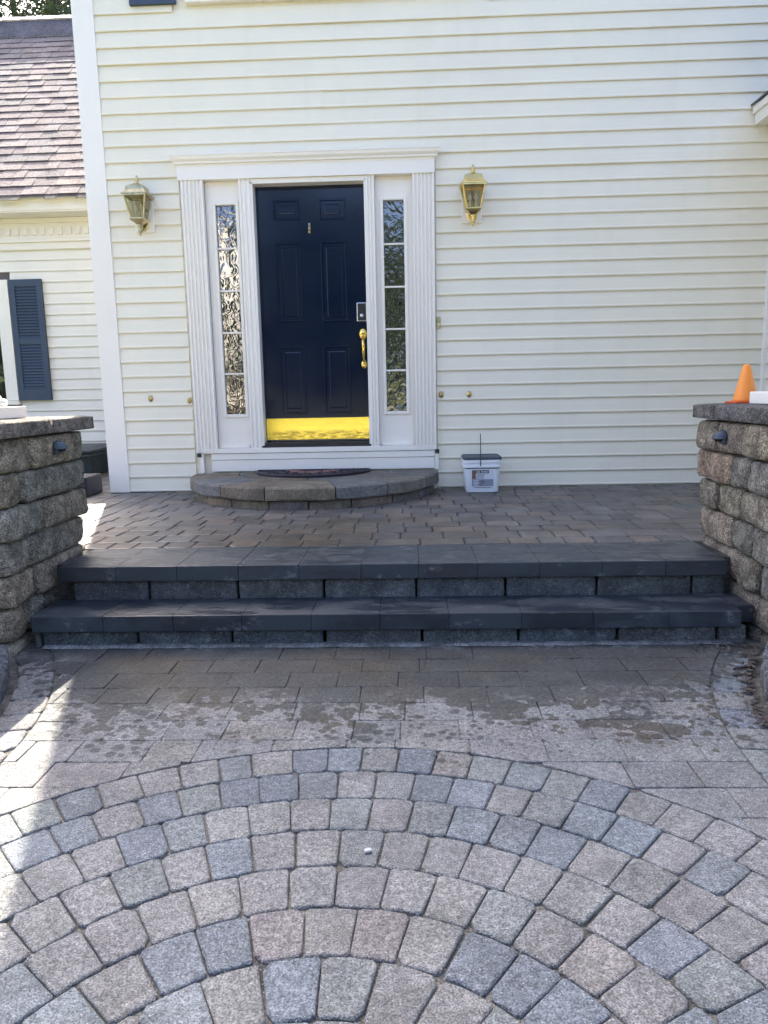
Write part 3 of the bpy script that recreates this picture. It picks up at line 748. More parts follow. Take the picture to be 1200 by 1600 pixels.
while s < LEN-.30:
    x = -6.6+rnd.uniform(0, .3); tall = rnd.random() < .5
    while x < -2.58:
        w = rnd.uniform(.12, .34); x1 = min(x+w, -2.58); tall = not tall if rnd.random() < .8 else tall
        h1 = (.0105 if tall else .0060)+rnd.uniform(-.001, .001); h0 = h1-.0035
        e_ = s+(0 if tall else rnd.uniform(.0, .006)); top = s+CS*1.12
        bd = rnd.uniform(.045, .062) if tall else rnd.uniform(.075, .108)
        def slabv(sa, sb, ha, hb, ga, gb): return [rp(x+.002, sa, ga), rp(x1-.002, sa, ga), rp(x1-.002, sb, gb), rp(x+.002, sb, gb), rp(x+.002, sa, ha), rp(x1-.002, sa, ha), rp(x1-.002, sb, hb), rp(x+.002, sb, hb)]
        Fq = [(3, 2, 1, 0), (4, 5, 6, 7), (0, 1, 5, 4), (1, 2, 6, 5), (2, 3, 7, 6), (3, 0, 4, 7)]
        V1 = slabv(e_, top, h1+.004, .0040, h1-.003, .0022); V2 = slabv(e_-bd, e_+.05, .0052, .0062, .0040, .0044)  # second slab is the dark strip painting shade onto the next course
        cpt = rp((x+x1)/2, s+.09, 0)
        if in_view(cpt, 4) and ncount < 300:
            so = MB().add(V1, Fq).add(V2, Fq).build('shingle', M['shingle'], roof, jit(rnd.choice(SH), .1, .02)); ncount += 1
            so.data.materials.append(M['shingle_shade_band'])
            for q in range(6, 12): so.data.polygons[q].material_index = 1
        else: rest.add(V1, Fq)
        x = x1
    s += CS; ci += 1
o = rest.build('shingle_field', M['shingle'], roof, SH[0]); o['kind'] = 'stuff'
rv = MB(); rv.add([rp(GX0, LEN-.36, .006), rp(-2.57, LEN-.36, .006), rp(-2.57, LEN-.34, .022), rp(GX0, LEN-.34, .022), rp(GX0, LEN-.04, .115), rp(-2.57, LEN-.04, .115), rp(-2.57, LEN+.12, .02), rp(GX0, LEN+.12, .02)],
                  [(0, 1, 2, 3), (3, 2, 5, 4), (4, 5, 6, 7), (0, 3, 4, 7), (1, 6, 5, 2)])
rvo = rv.build('ridge_vent', M['shingle'], roof, (.12, .112, .13))
x = GX0
while x < -2.75:
    V = [rp(x, LEN-.07, .112), rp(x+.24, LEN-.07, .112), rp(x+.30, LEN+.07, .10), rp(x+.06, LEN+.07, .10), rp(x, LEN-.07, .136), rp(x+.24, LEN-.07, .128), rp(x+.30, LEN+.07, .120), rp(x+.06, LEN+.07, .128)]
    if x > -8.5 and in_view(V[0], 30): MB().add(V, [(3, 2, 1, 0), (4, 5, 6, 7), (0, 1, 5, 4), (1, 2, 6, 5), (2, 3, 7, 6), (3, 0, 4, 7)]).build('ridge_shingle', M['shingle'], roof, jit((.34, .30, .30), .08))
    x += .25
# window and louvred shutter
gwn = MB().box(-4.63, -4.490, GY-.05, GY-.001, .775, 2.11, .003).box(-5.6, -4.631, GY-.05, GY-.001, 2.0, 2.11, .003).box(-5.72, -4.4775, GY-.075, GY-.001, .728, .772, .003)
gwo = gwn.build('window', M['trim'], gar)
MB().box(-5.6, -4.632, GY-.012, GY-.002, .775, 1.998).build('window_pane', M['pane'], gwo)
gs = MB().box(-4.474, -4.104, GY-.040, GY-.020, .773, 2.108)
for a, b, c, d_ in ((-4.474, -4.412, .773, 2.108), (-4.166, -4.104, .773, 2.108), (-4.412, -4.166, .773, .90), (-4.412, -4.166, 2.03, 2.108), (-4.412, -4.166, 1.40, 1.465)): gs.box(a, b, GY-.058, GY-.0401, c, d_, .003)
gso = gs.build('shutter', M['shutter'], gar)
for zz0, n_ in ((.905, 15), (1.47, 17)):
    for i in range(n_):
        z = zz0+i*.0328
        MB().add([(-4.412, GY-.0405, z+.026), (-4.166, GY-.0405, z+.026), (-4.166, GY-.055, z), (-4.412, GY-.055, z), (-4.412, GY-.0405, z+.018), (-4.166, GY-.0405, z+.018)], [(0, 1, 2, 3), (3, 2, 5, 4)]).build('slat', M['shutter'], gso)

# ------------------------------------------------------------------ right wing: inside corner, eave
wing = thing('side_wing', (4.4, -1.2, ZP), 'cream sided wing meeting the house at the inside corner on the right', 'house wing')
ww = MB().box(2.835, 6.2, -2.1, -.02, ZP-.1, 2.73).build('wall', M['vinyl'], wing)
for kk in range(23):
    za = kk*E
    MB().add([(2.834, -2.1, za+E), (2.834, -.02, za+E), (2.819, -.02, za+.004), (2.819, -2.1, za+.004), (2.836, -.02, za), (2.836, -2.1, za)], [(0, 1, 2, 3), (3, 2, 4, 5)]).build('siding_board', M['vinyl'], ww)
MB().box(2.800, 2.834, -.050, -.001, 0, 2.73, .004).build('corner_trim', M['trim'], wing)
ev = MB().box(2.640, 2.84, -2.3, -.017, 2.735, 2.760, .003).box(2.640, 2.664, -2.3, -.0165, 2.7605, 2.862, .003).box(2.62, 2.6395, -2.3, -.0165, 2.815, 2.868, .004)
ev.build('eave', M['trim'], wing)
MB().add([(2.605, -2.32, 2.870), (2.605, -.018, 2.870), (6.2, -.018, 4.9), (6.2, -2.32, 4.9), (2.605, -2.32, 2.884), (2.605, -.018, 2.884), (6.2, -.018, 4.914), (6.2, -2.32, 4.914)],
         [(3, 2, 1, 0), (4, 5, 6, 7), (0, 1, 5, 4), (1, 2, 6, 5), (2, 3, 7, 6), (3, 0, 4, 7)]).build('roof', M['shingle'], wing, (.10, .095, .10))

# ------------------------------------------------------------------ entry steps
steps = thing('entry_steps', (-.13, -2.7, ZG), 'two charcoal concrete steps with rough faced risers between the stone pillars', 'steps')
ST = [(.029, .037, .045), (.026, .034, .042), (.031, .039, .047), (.028, .036, .044)]
def slab(x0, x1, y0, y1, z0, z1, col):
    mb = MB().box(x0+.0003, x1-.0003, y0+rnd.uniform(-.0012, .0012), y1, z0, z1+rnd.uniform(-.0004, .0004), .004)
    mb.build('tread_slab', M['tread'], steps, col)
xs = [-1.722, -1.439, -1.139, -.841, -.548, -.25, .025, .303, .595, .888, 1.185, 1.467]
for a, b in zip(xs, xs[1:]): slab(a, b, -2.713, -2.283, -.084, -.011, jit(rnd.choice(ST), .05, .01))
xs = [-1.740, -1.409, -1.087, -.775, -.46, -.155, .155, .475, .79, 1.118, 1.432]
for a, b in zip(xs, xs[1:]): slab(a, b, -2.967, -2.69, -.253, -.178, jit(rnd.choice(ST), .05, .01))
slab(1.435, 1.515, -2.895, -2.69, -.253, -.178, ST[2])
RS = [(.098, .105, .108), (.088, .097, .104), (.105, .108, .108), (.09, .099, .102)]
def riser(x0, x1, yf, z0, z1):
    rock('riser_block', x0+.006, x1-.006, yf, yf+.2, z0, z1, .010, .0045, M['riser'], steps, jit(rnd.choice(RS), .12), 0, (-1, -.93, -.6, -.2, .2, .6, .93, 1))
xs = [-1.672, -1.294, -.856, -.434, .014, .44, .874, 1.320, 1.480]
for a, b in zip(xs, xs[1:]): riser(a, b, -2.683, -.215, -.088)
xs = [-1.752, -1.716, -1.266, -.831, -.407, .036, .466, .906, 1.345, 1.476]
for a, b in zip(xs, xs[1:]): riser(a, b, -2.938, -.37, -.257)
MB().box(-1.70, 1.44, -2.50, -2.30, -.40, -.086).build('step_core', M['dark'], steps)
# mortar ledge left along the foot of the lowest riser
lg = MB(); pts = []
n_ = 60
for i in range(n_+1):
    x = -1.70+3.1*i/n_; d_ = .030+.012*noise.noise(Vector((x*3, 2, 0)))+.006*noise.noise(Vector((x*12, 7, 0)))
    pts.append((x, d_))
V = []; F = []
for x, d_ in pts: V += [(x, -2.925, ZG+.012), (x, -2.940-d_*.5, ZG+.010), (x, -2.940-d_, ZG+.002), (x, -2.925, ZG-.004)]
for i in range(n_):
    for q in range(3): F.append((i*4+q, (i+1)*4+q, (i+1)*4+q+1, i*4+q+1))
lg.add(V, F).build('sand_ledge', M['sand'], steps, (.15, .147, .142)).__setitem__('kind', 'stuff')

# ------------------------------------------------------------------ half round door step and mat
dst = thing('door_step', (-.795, -.5, ZP), 'half round brown grey stone door step below the blue door', 'step')
DC = (-.795, -.075); RO = 1.012
BR = [(.165, .138, .105), (.185, .148, .108), (.155, .136, .112), (.15, .143, .132), (.18, .145, .10)]
def wedge(r0, r1, a0, a1, z0, z1, name, col, seg=6, amp=.005, face=.010):
    V = []; F = []; rs = [r0, r0+(r1-r0)*.5, r1-.012, r1, r1, r1-.006]; 
    zs = [z1, z1, z1, z1-.012, z0+.012, z0]
    for i in range(seg+1):
        a = a0+(a1-a0)*i/seg; e_ = .0 if 0 < i < seg else .008
        for j, (r, z) in enumerate(zip(rs, zs)):
            nn = noise.noise(Vector((a*9, z*40, r0*5)))*amp+noise.noise(Vector((a*28, z*60, 4)))*amp*.8
            rr = r-(e_ if j > 1 else 0)+(nn*1.6 if j >= 3 else 0)
            V.append((DC[0]+rr*math.cos(a), DC[1]+rr*math.sin(a), z+(nn*.3 if j < 3 else 0)))
        V.append((DC[0]+r0*math.cos(a), DC[1]+r0*math.sin(a), z0))
    n_ = 7
    for i in range(seg):
        for j in range(n_): F.append((i*n_+j, i*n_+(j+1) % n_, (i+1)*n_+(j+1) % n_, (i+1)*n_+j))
    F += [tuple(range(n_)), tuple(reversed(range(seg*n_, seg*n_+n_)))]
    MB().add(V, F).build(name, M['cap'], dst, col, smooth=False)
ja = [-180, -153, -126, -104, -75, -52, -26, 0]
for a, b in zip(ja, ja[1:]): wedge(.63, RO, R(a+.25), R(b-.25), .057, .150, 'cap_stone', jit(rnd.choice(BR), .12, .04))
ja = [-180, -135, -90, -45, 0]
for a, b in zip(ja, ja[1:]): wedge(.02, .624, R(a+.4), R(b-.4), .060, .149, 'cap_stone', jit(rnd.choice(BR), .12, .04), 5, .002)
ja = [-180, -160, -141, -122, -103, -86, -68, -48, -30, -14, 0]
for a, b in zip(ja, ja[1:]): wedge(.30, RO-.035, R(a+.3), R(b-.3), ZP-.01, .056, 'base_stone', jit(rnd.choice(BR), .15, .05), 4, .004)

# half round rubber mat with an open scroll pattern
dm = thing('door_mat', (-.815, -.25, .15), 'dark half round rubber scroll mat lying on the stone door step', 'door mat')
MC = (-.815, -.058); MR = .475
V = []; F = []; n_ = 40
for i in range(n_+1):
    a = math.pi+math.pi*i/n_
    for r, z in ((0, .152), (MR, .152), (MR, .157), (MR-.012, .160), (0, .160)): V.append((MC[0]+r*math.cos(a), MC[1]+r*math.sin(a)*.93, z))
for i in range(n_):
    for j in range(4): F.append((i*5+j, (i+1)*5+j, (i+1)*5+j+1, i*5+j+1))
MB().add(V, F).build('mat_base', M['rubber'], dm)
rim = MB()
rim.tube([(MC[0]+(MR-.012)*math.cos(math.pi+math.pi*i/40), MC[1]+(MR-.012)*math.sin(math.pi+math.pi*i/40)*.93, .163) for i in range(41)], .010, 8)
rim.tube([(MC[0]-MR+.012, MC[1], .163), (MC[0]+MR-.012, MC[1], .163)], .010, 8)
rim.build('mat_rim', M['rubber'], dm, smooth=True)
sc = MB(); sr = MB()
for q in range(11):
    a = math.pi+math.pi*(q+.5)/11
    cx, cy = MC[0]+.345*math.cos(a), MC[1]+.33*math.sin(a)
    for sgn in (-1, 1):
        pts = []
        for i in range(18):
            t = i/17*4.2*math.pi/2; rr = .052*(1-i/24)
            pts.append((cx+rr*math.cos(a+sgn*t)*1., cy+rr*math.sin(a+sgn*t), .162))
        sc.tube(pts, .005, 6)
    sc.tube([(MC[0]+.06*math.cos(a), MC[1]+.06*math.sin(a), .162), (MC[0]+.27*math.cos(a), MC[1]+.26*math.sin(a), .162)], .006, 6)
for q in range(6):
    a = math.pi+math.pi*(q+.7)/6.4
    pts = [(MC[0]+(.13+.1*i/8)*math.cos(a+.25*math.sin(i*.8)), MC[1]+(.13+.1*i/8)*math.sin(a+.25*math.sin(i*.8)), .163) for i in range(9)]
    sr.tube(pts, .010, 6)
sc.build('scrollwork', M['rubber'], dm, smooth=True); sr.build('faded_ornament', M['mat_red'], dm, smooth=True)

# ------------------------------------------------------------------ stone pillars
WS = {'d': (.310, .268, .204), 'b': (.295, .272, .222), 't': (.400, .330, .235), 'g': (.360, .306, .228), 'o': (.395, .292, .202)}
CZ = [(.475, .628), (.325, .475), (.176, .325), (.022, .176), (-.130, .022), (-.285, -.130), (-.44, -.285)]
def pillar(sgn, xi, label, splits, colors, cope_cols):
    """sgn -1: left pillar (body lies towards -x), +1: right; xi: inner face"""
    t = thing('stone_pillar', (xi+sgn*.39, -2.64, ZG), label, 'stone pillar', 'tumbled stone pillars flanking the steps')
    YF, YN = -2.245, -3.045
    def X(a, b): return (min(a, b), max(a, b))
    for r_, (z0, z1) in enumerate(CZ):
        bat = .010*r_
        cuts = [YF]+splits[r_]+[YN-.004*r_]
        for i in range(len(cuts)-1):
            ya, yb = cuts[i+1]+.002, cuts[i]-.002
            off = rnd.uniform(-.016, .012)
            xa = xi-sgn*(-.01*r_)+off+sgn*0
            x0, x1 = X(xa, xa+sgn*.22)
            rot = 0
            if i == len(cuts)-2 and r_ >= 1: rot = -sgn*R(2+1.2*r_)
            rock('stone', x0, x1, ya, yb, z0+.0015, z1-.0015, .030, .014, M['wallstone'], t, jit(WS[colors[r_][i % len(colors[r_])]], .08, .025), rot, (-1, -.9, -.62, -.2, .2, .62, .9, 1))
        # far face, near face and outer face
        for (ya, yb) in ((YF-.20, YF), (YN, YN+.20)):
            x = .225
            while x < .74:
                w = min(rnd.choice([.18, .24, .3]), .78-x)
                x0, x1 = X(xi+sgn*x, xi+sgn*(x+w-.006))
                rock('stone', x0, x1, ya+rnd.uniform(-.006, .006), yb+rnd.uniform(-.006, .006), z0+.002, z1-.002, .032, .012, M['wallstone'], t, jit(WS[rnd.choice('dbtgg')], .12, .05)); x += w
    x0, x1 = X(xi+sgn*.10, xi+sgn*.74)
    MB().box(x0, x1, -2.95, -2.34, -.40, .62).build('core_fill', M['dark'], t)
    ys_ = [-2.165, -2.62, -3.09] if sgn < 0 else [-2.215, -2.50, -3.09]
    for i in range(len(ys_)-1):
        x0, x1 = X(xi-sgn*.022, xi+sgn*.42); rock('coping_stone', x0, x1, ys_[i+1]+.002, ys_[i]-.002, .629, .703, .014, .006, M['wallstone'], t, jit(cope_cols[i], .06, .03))
        x0, x1 = X(xi+sgn*.424, xi+sgn*.84); rock('coping_stone', x0, x1, ys_[i+1]+.002, ys_[i]-.002, .629, .703, .014, .006, M['wallstone'], t, jit(cope_cols[i], .06, .03))
    return t
pillar(-1, -1.738, 'left tumbled stone pillar with sunlit coping', [[-2.37, -2.80], [-2.87], [-2.72], [-2.47, -2.83], [-2.78], [-2.72, -2.86], [-2.6, -2.85]],
       ['dtg', 'bg', 'gb', 'dbb', 'dt', 'dbt', 'ddg'], [(.27, .24, .195), (.28, .25, .205)])
pillar(1, 1.472, 'right tumbled stone pillar with an orange cone on its coping', [[-2.50, -2.77], [-2.66, -2.84], [-2.46, -2.72], [-2.62, -2.84], [-2.72, -2.92], [-2.9], [-2.7, -2.9]],
       ['ggt', 'obb', 'dtg', 'tbb', 'gdb', 'gd', 'dd'], [(.21, .192, .168), (.19, .182, .170)])

# small hooded lights on the pillars
def hood(x, y, z, sgn, label):
    t = thing('hooded_light', (x, y, z), label, 'pillar light', 'small hooded lights on the pillars')
    V = []; F = []; nu, nv = 12, 6
    for i in range(nu+1):
        a = -math.pi/2+math.pi*i/nu
        for j in range(nv+1):
            b = (math.pi/2)*j/nv
            V.append((x+sgn*.048*math.cos(a)*math.cos(b), y+.037*math.sin(a)*math.cos(b)*1.0, z+.036*math.sin(b)+.004))
    for i in range(nu):
        for j in range(nv): F.append((i*(nv+1)+j, (i+1)*(nv+1)+j, (i+1)*(nv+1)+j+1, i*(nv+1)+j+1))
    hd = MB().add(V, F)
    hd.tube([(x+sgn*.048*math.cos(-math.pi/2+math.pi*i/12), y+.037*math.sin(-math.pi/2+math.pi*i/12), z+.002) for i in range(13)], .004, 6)
    hd.build('hood', M['lamp_blue'], t, smooth=True)
    MB().box(min(x-sgn*.012, x+sgn*.010), max(x-sgn*.012, x+sgn*.010), y-.026, y+.026, z-.028, z+.034, .006).build('mounting_plate', M['lamp_blue'], t)
    MB().lathe([(.014, z-.014), (.018, z-.004), (.018, z+.004)], (x+sgn*.022, y, 0), 12).build('lamp_socket', M['black'], t)
hood(-1.728, -2.585, .555, 1, 'blue grey hooded light on the left stone pillar')
hood(1.462, -2.60, .548, -1, 'blue grey hooded light on the right stone pillar')

# white column bases on both pillars
def column(x0, x1, y0, y1, label):
    cx, cy = (x0+x1)/2, (y0+y1)/2; zc = .704
    t = thing('white_column', (cx, cy, zc), label, 'column', 'white columns standing on the stone pillars')
    MB().box(x0, x1, y0, y1, zc+.001, zc+.058, .006).build('plinth', M['trim'], t)
    MB().lathe([(.150, zc+.058), (.160, zc+.066), (.165, zc+.080), (.158, zc+.094), (.138, zc+.100), (.134, zc+.112)], (cx, cy, 0), 36).build('base_moulding', M['trim'], t, smooth=True)
    MB().lathe([(.130, zc+.112), (.128, zc+.8), (.110, zc+1.9)], (cx, cy, 0), 36).build('shaft', M['trim'], t, smooth=True)
    MB().lathe([(.110, zc+1.9), (.125, zc+1.92), (.13, zc+1.94), (.15, zc+1.97)], (cx, cy, 0), 36).box(cx-.16, cx+.16, cy-.16, cy+.16, zc+1.97, zc+2.02, .005).build('capital', M['trim'], t)
column(-2.30, -1.94, -2.80, -2.44, 'white column standing on the left stone pillar in the sun')
column(1.625, 1.985, -2.84, -2.48, 'white column base on the right stone pillar beside the cone')

# orange cone
cn = thing('traffic_cone', (1.672, -2.33, .703), 'small faded orange cone standing on the right stone pillar', 'cone')
MB().box(1.672-.072, 1.672+.072, -2.402, -2.258, .704, .714, .004).build('cone_base', M['cone_base'], cn)
MB().lathe([(.060, .714), (.056, .724), (.018, .885), (.014, .892), (.006, .894)], (1.672, -2.33, 0), 28).build('cone_body', M['cone'], cn, smooth=True)

# ------------------------------------------------------------------ white pail by the wall
pl = thing('pail', (.553, -.215, ZP), 'white square pail of jointing sand with slate lid against the siding', 'pail')
def rrect(mb, x, y, levels, rc=.03, n=4):
    V = []; F = []; m_ = 4*(n+1)
    for hw, hd, z in levels:
        for q, (sx_, sy_) in enumerate(((1, 1), (-1, 1), (-1, -1), (1, -1))):
            for i in range(n+1):
                a = q*math.pi/2+math.pi/2*i/n
                V.append((x+sx_*(hw-rc)+rc*math.cos(a), y+sy_*(hd-rc)+rc*math.sin(a), z))
    for L in range(len(levels)-1):
        for i in range(m_): F.append((L*m_+i, L*m_+(i+1) % m_, (L+1)*m_+(i+1) % m_, (L+1)*m_+i))
    F += [tuple(reversed(range(m_))), tuple(range((len(levels)-1)*m_, len(levels)*m_))]
    return mb.add(V, F)
PX, PY = .553, -.215
rrect(MB(), PX, PY, [(.122, .112, ZP+.002), (.126, .116, ZP+.006), (.138, .126, .180)]).build('pail_body', M['pail'], pl)
rrect(MB(), PX, PY, [(.134, .122, .178), (.134, .122, .188)]).build('rim_groove_shade', M['pail_lid'], pl)  # shadow in the groove under the collar, put in as dark colour
rrect(MB(), PX, PY, [(.146, .132, .188), (.149, .135, .192), (.149, .135, .205), (.146, .132, .208), (.147, .133, .226), (.150, .136, .229), (.150, .136, .240), (.147, .133, .244), (.148, .134, .252)]).build('pail_collar', M['pail'], pl)
rrect(MB(), PX, PY, [(.150, .136, .2525), (.152, .138, .256), (.152, .138, .268), (.146, .132, .275), (.140, .126, .276), (.138, .124, .270)]).build('lid', M['pail_lid'], pl)
MB().tube([(PX+.0936*dy-.004, PY+dy, z) for dy, z in ((-.137, .205), (-.139, .26), (-.134, .33), (-.115, .40), (-.08, .437), (0, .447), (.085, .437), (.12, .40), (.137, .3), (.139, .21))], .0035, 8).build('bail', M['wire'], pl, smooth=True)
# label: printed plate on the front, leaning with the pail's side
def on_front(u, v, off):   # u in -1..1 across, v height
    hd = .116+(.126-.116)*(v-(ZP+.006))/(.180-(ZP+.006))
    return (PX+u, PY-hd-off, v)
def front_quad(mb, u0, u1, v0, v1, off): return mb.add([on_front(u0, v0, off), on_front(u1, v0, off), on_front(u1, v1, off), on_front(u0, v1, off), on_front(u0, v0, off-.0006), on_front(u1, v0, off-.0006), on_front(u1, v1, off-.0006), on_front(u0, v1, off-.0006)],
                                                      [(0, 1, 2, 3), (0, 4, 5, 1), (1, 5, 6, 2), (2, 6, 7, 3), (3, 7, 4, 0)])
lab = front_quad(MB(), -.084, .086, .026, .172, .0016).build('label', M['print_pale'], pl)
front_quad(MB(), -.050, .050, .145, .171, .0024).build('title_band', M['print'], lab)
front_quad(MB(), -.083, -.052, .100, .171, .0024).build('picture_strip', M['print_rust'], lab)
q = MB(); front_quad(q, -.083, .085, .042, .098, .0022); q.build('text_panel', M['print_grey'], lab)
q = MB()
for r_ in range(4): front_quad(q, -.046, .040-rnd.uniform(0, .03), .106+r_*.009, .109+r_*.009, .0026)
for r_ in range(5): front_quad(q, -.020+rnd.uniform(0, .01), .020-rnd.uniform(0, .02), .049+r_*.010, .052+r_*.010, .0028)
front_quad(q, -.066, .066, .030, .034, .0026); q.build('fine_print', M['print'], lab)
q = MB()
for r_ in range(4): front_quad(q, -.072, -.028-rnd.uniform(0, .012), .048+r_*.012, .054+r_*.012, .0030)
q.build('pale_print', M['print_pale'], lab)
def text(word, size, x, y, z, mat, parent, bold=.0):
    cu = bpy.data.curves.new('text', 'FONT'); cu.body = word; cu.size = size; cu.align_x = 'CENTER'; cu.extrude = .0004; cu.offset = bold; cu.resolution_u = 3
    tmp = bpy.data.objects.new('lettering', cu); COL.objects.link(tmp)
    dg = bpy.context.evaluated_depsgraph_get(); me = bpy.data.meshes.new_from_object(tmp.evaluated_get(dg))
    bpy.data.objects.remove(tmp)
    o = link('lettering', me, mat, parent, None, Vector((x, y, z))-world_loc(parent)); o.rotation_euler = (R(90), 0, 0)
    return o
p = on_front(0, .1505, .0036); text('EZ SAND', .0215, p[0], p[1], p[2], M['print_pale'], lab, .0006)

# ------------------------------------------------------------------ bin and hose reel at the garage wall
bn = thing('wheeled_bin', (-3.5, 1.55, ZP), 'dark green grey wheeled bin against the garage wall', 'bin')
mb = MB().add([(-3.74, 1.30, .0), (-3.29, 1.30, .0), (-3.29, 1.80, .0), (-3.74, 1.80, .0), (-3.80, 1.24, .245), (-3.262, 1.24, .245), (-3.262, 1.86, .245), (-3.80, 1.86, .245)],
              [(3, 2, 1, 0), (4, 5, 6, 7), (0, 1, 5, 4), (1, 2, 6, 5), (2, 3, 7, 6), (3, 0, 4, 7)])
bo = mb.build('bin_body', M['bin'], bn)
MB().box(-3.82, -3.248, 1.22, 1.88, .200, .222, .004).build('bin_rim', M['bin'], bo)
MB().add([(-3.83, 1.20, .246), (-3.238, 1.20, .246), (-3.238, 1.90, .246), (-3.83, 1.90, .246), (-3.83, 1.20, .262), (-3.238, 1.20, .262), (-3.238, 1.90, .275), (-3.83, 1.90, .275), (-3.75, 1.36, .292), (-3.32, 1.36, .292), (-3.32, 1.82, .298), (-3.75, 1.82, .298)],
         [(3, 2, 1, 0), (0, 1, 5, 4), (1, 2, 6, 5), (2, 3, 7, 6), (3, 0, 4, 7), (4, 5, 9, 8), (5, 6, 10, 9), (6, 7, 11, 10), (7, 4, 8, 11), (8, 9, 10, 11)]).build('bin_lid', M['bin'], bn)
hr = thing('hose_reel', (-2.79, -.08, ZP), 'dark hose reel with round side wheel beside the house corner', 'hose reel')
MB().tube([(-2.77+.112*math.cos(2*math.pi*i/28), -.285, .100+.108*math.sin(2*math.pi*i/28)) for i in range(29)], .011, 8).build('reel_rim', M['hose'], hr, smooth=True)
MB().box(-2.95, -2.655, -.255, .06, ZP+.001, .155, .012).build('reel_case', M['hose'], hr)
MB().lathe([(.04, -.300), (.04, -.25)], (-2.77, 0, .10), 16, 'Y').build('reel_hub', M['hose'], hr)
MB().tube([(-2.86, -.33, .190), (-2.80, -.325, .135), (-2.77, -.30, .10)], .005, 8).build('crank_handle', M['chrome'], hr, smooth=True)

# ------------------------------------------------------------------ curved planters at both ends of the forecourt
def planter(c, a0, a1, step, label):
    am = R((a0+a1)/2)
    t = thing('planter_edging', (c[0]+1.77*math.cos(am), c[1]+1.77*math.sin(am), ZG), label, 'planter edging', 'curved planter edgings beside the forecourt')
    a = a0
    while a < a1:
        b = a+step; rm = 1.742; am = R((a+b)/2); L = rm*R(step)
        x, y = c[0]+rm*math.cos(am), c[1]+rm*math.sin(am)
        rock('edging_stone', x-.065, x+.065, y-L/2+.003, y+L/2-.003, ZG-.03, ZG+.085, .028, .008, M['wallstone'], t, jit((.19, .19, .195), .1), am, (-1, -.6, 0, .6, 1)); a = b
    V = [(c[0]+1.69*math.cos(R(a0+(a1-a0)*i/24)), c[1]+1.69*math.sin(R(a0+(a1-a0)*i/24)), ZG+.045) for i in range(25)]+[(c[0], c[1], ZG+.06)]
    o = MB().add(V, [tuple(range(26))]).build('planter_soil', M['soil'], t); o['kind'] = 'stuff'
planter(CRB, 146, 214, 8.5, 'curved grey planter edging at the right end of the steps')
planter(CLB, -34, 34, 8.5, 'curved grey planter edging at the left end of the steps')
# leaf litter swept against the right edging
lt = MB(); tw = []
for i in range(190):
    a = R(rnd.uniform(147, 170)); r = 1.835+abs(rnd.gauss(0, .022)); x, y = CRB[0]+r*math.cos(a), CRB[1]+r*math.sin(a)
    sz = rnd.uniform(.006, .018); th = rnd.uniform(0, 6.28); z = ZG+rnd.uniform(.002, .014)
    ca, sa = math.cos(th)*sz, math.sin(th)*sz; h = rnd.uniform(-.006, .006)
    lt.add([(x-ca, y-sa, z), (x+sa*.5, y-ca*.5, z+h), (x+ca, y+sa, z+.004), (x-sa*.5, y+ca*.5, z+.003)], [(0, 1, 2, 3)])
for i in range(90):
    x, y = rnd.gauss(1.36, .10), rnd.gauss(-3.02, .035); y = min(y, -2.96); sz = rnd.uniform(.004, .014); th = rnd.uniform(0, 6.28); z = ZG+rnd.uniform(.003, .014)
    ca, sa = math.cos(th)*sz, math.sin(th)*sz
    lt.add([(x-ca, y-sa, z), (x+sa*.5, y-ca*.5, z+.003), (x+ca, y+sa, z+.004), (x-sa*.5, y+ca*.5, z+.001)], [(0, 1, 2, 3)])
tag(lt.build('leaf_litter', M['litter']), 'brown leaf litter swept along the right planter edging and step corner', 'leaf litter', None, 'stuff')
def twig(p, label, r=.004):
    o = MB().tube(p, [r*.8, r, r, r*.6], 7).build('twig', M['twig'], smooth=True); tag(o, label, 'twig', 'twigs lying by the right planter edging')
twig([(1.245, -3.335, ZG+.006), (1.28, -3.33, ZG+.007), (1.31, -3.322, ZG+.007), (1.335, -3.318, ZG+.006)], 'thin dark twig on the pavers, the nearer one by the right edging')
twig([(1.275, -3.272, ZG+.007), (1.31, -3.262, ZG+.009), (1.34, -3.252, ZG+.009), (1.368, -3.240, ZG+.007)], 'thicker dark twig on the pavers, the farther one by the right edging', .006)
pb_ = rock('pebble', -.1335, -.1125, -4.463, -4.449, ZG+.0005, ZG+.0100, .005, .002, M['pebble'], None, None, .4, (-1, -.5, 0, .5, 1))
tag(pb_, 'single pale pebble lying on a ring paver near the bottom centre', 'pebble')
# grit in the joints and at the foot of the riser
gr = MB()
for i in range(260):
    if rnd.random() < .25: x, y = rnd.uniform(-1.6, 1.35), -2.985-abs(rnd.gauss(0, .02))
    else:
        a = R(rnd.uniform(-60, 60)); r = rnd.choice(RADII[1:8])+rnd.gauss(0, .004); x, y = RC[0]+r*math.sin(a), RC[1]+r*math.cos(a)
    s_ = rnd.uniform(.0008, .0022); z = ZG+rnd.uniform(-.004, .001)
    gr.add([(x-s_, y-s_, z), (x+s_, y-s_*.8, z), (x+s_*.7, y+s_, z), (x-s_*.8, y+s_*.9, z), (x, y, z+s_*1.5)], [(0, 1, 4), (1, 2, 4), (2, 3, 4), (3, 0, 4)])
tag(gr.build('joint_grit', M['grit']), 'pale grit scattered in the paver joints', 'grit', None, 'stuff')

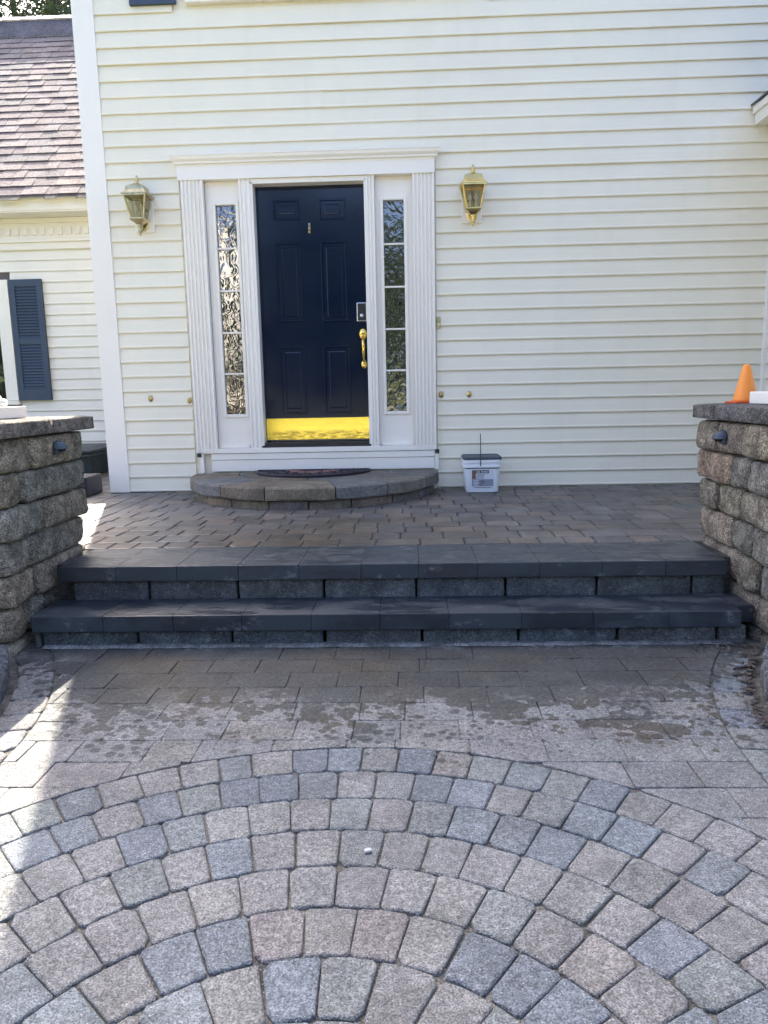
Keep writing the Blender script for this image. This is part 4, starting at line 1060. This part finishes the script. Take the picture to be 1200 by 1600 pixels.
# ------------------------------------------------------------------ pines above the garage roof
def pine(x, y, h, r0, seed, label, lean=0.):
    g_ = random.Random(seed)
    t = thing('pine_tree', (x, y, -.42), label, 'pine tree', 'pines behind the garage roof')
    tr = MB(); pts = [(x+lean*(i/10)**1.5, y, -.42+h*i/10) for i in range(11)]
    tr.tube(pts, [r0*(1-.8*i/10) for i in range(11)], 9)
    cl = MB()
    nb = int(h*2.6)
    for b in range(nb):
        f = .42+.57*b/nb; z = h*f; az = g_.uniform(0, 6.28); L = (1-f)*4.2+1.2
        p0 = Vector((x+lean*f**1.5, y, z)); d_ = Vector((math.cos(az), math.sin(az), g_.uniform(-.25, .15)))
        bp = [p0+d_*L*q+Vector((0, 0, -.25*L*q*q+.15*q)) for q in (0, .3, .6, 1)]
        tr.tube(bp, [.05*(1-f)+.022, .03, .02, .008], 5)
        for q in range(int(L*26)):
            u = g_.uniform(.2, 1.05); c = p0+d_*L*u+Vector((g_.gauss(0, .3), g_.gauss(0, .3), -.25*L*u*u+g_.gauss(0, .16)))
            for _ in range(5):
                v = Vector((g_.gauss(0, 1), g_.gauss(0, 1), g_.gauss(0, .7))).normalized()*g_.uniform(.10, .22); w_ = v.cross(Vector((g_.gauss(0, 1), g_.gauss(0, 1), g_.gauss(0, 1)))).normalized()*.028
                cl.add([c-w_*.5, c+w_*.5, c+v+w_, c+v-w_], [(0, 1, 2, 3)])
    tr.build('trunk', M['bark'], t); cl.build('crown', M['needle'], t)
def at(u, v, Y):
    d_ = (u-600)/CF*rt+(v-800)/CF*dn+fw; s_ = (Y-CPOS.y)/d_.y; return CPOS+d_*s_
p = at(84, 15, 26); pine(p.x, 26, 22.5, .34, 3, 'pine with a straight bare trunk above the garage ridge')
p = at(22, 15, 30); pine(p.x, 30, 25, .30, 5, 'dark pine standing farthest left above the garage ridge')
p = at(112, 15, 32); pine(p.x, 32, 24, .30, 8, 'pine half hidden by the white corner board')
p = at(-40, 15, 34); pine(p.x, 34, 26, .34, 11, 'tall pine beyond the left edge of the garage roof')

# woodland across the lawn, facing the house (seen mirrored in the glass and brass)
wd = MB(); g_ = random.Random(21)
for tix in range(30):
    tx, ty = -27+54*tix/29+g_.uniform(-1.5, 1.5), -28+g_.uniform(-5, 5); th_ = g_.uniform(6, 11.5); cr = g_.uniform(2.2, 3.4)
    wd.tube([(tx, ty, -.42), (tx+.2, ty, th_*.5), (tx, ty, th_*.9)], [.25, .17, .05], 6)
    for q in range(430):
        v = Vector((g_.gauss(0, 1), g_.gauss(0, 1), g_.gauss(0, 1))).normalized(); rr = g_.uniform(.15, 1)**.5
        c = Vector((tx, ty, th_*.53))+Vector((v.x*cr*rr, v.y*cr*rr, v.z*th_*.50*rr)); s_ = g_.uniform(.20, .55)
        a = Vector((g_.gauss(0, 1), g_.gauss(0, 1), g_.gauss(0, 1))).normalized()*s_; b = a.cross(Vector((g_.gauss(0, 1), g_.gauss(0, 1), g_.gauss(0, 1)))).normalized()*s_*.8
        wd.add([c-a, c-b*.8, c+a, c+b], [(0, 1, 2, 3)])
tag(wd.build('woodland', M['leaf']), 'belt of leafy trees far across the lawn opposite the house', 'woodland', None, 'stuff')
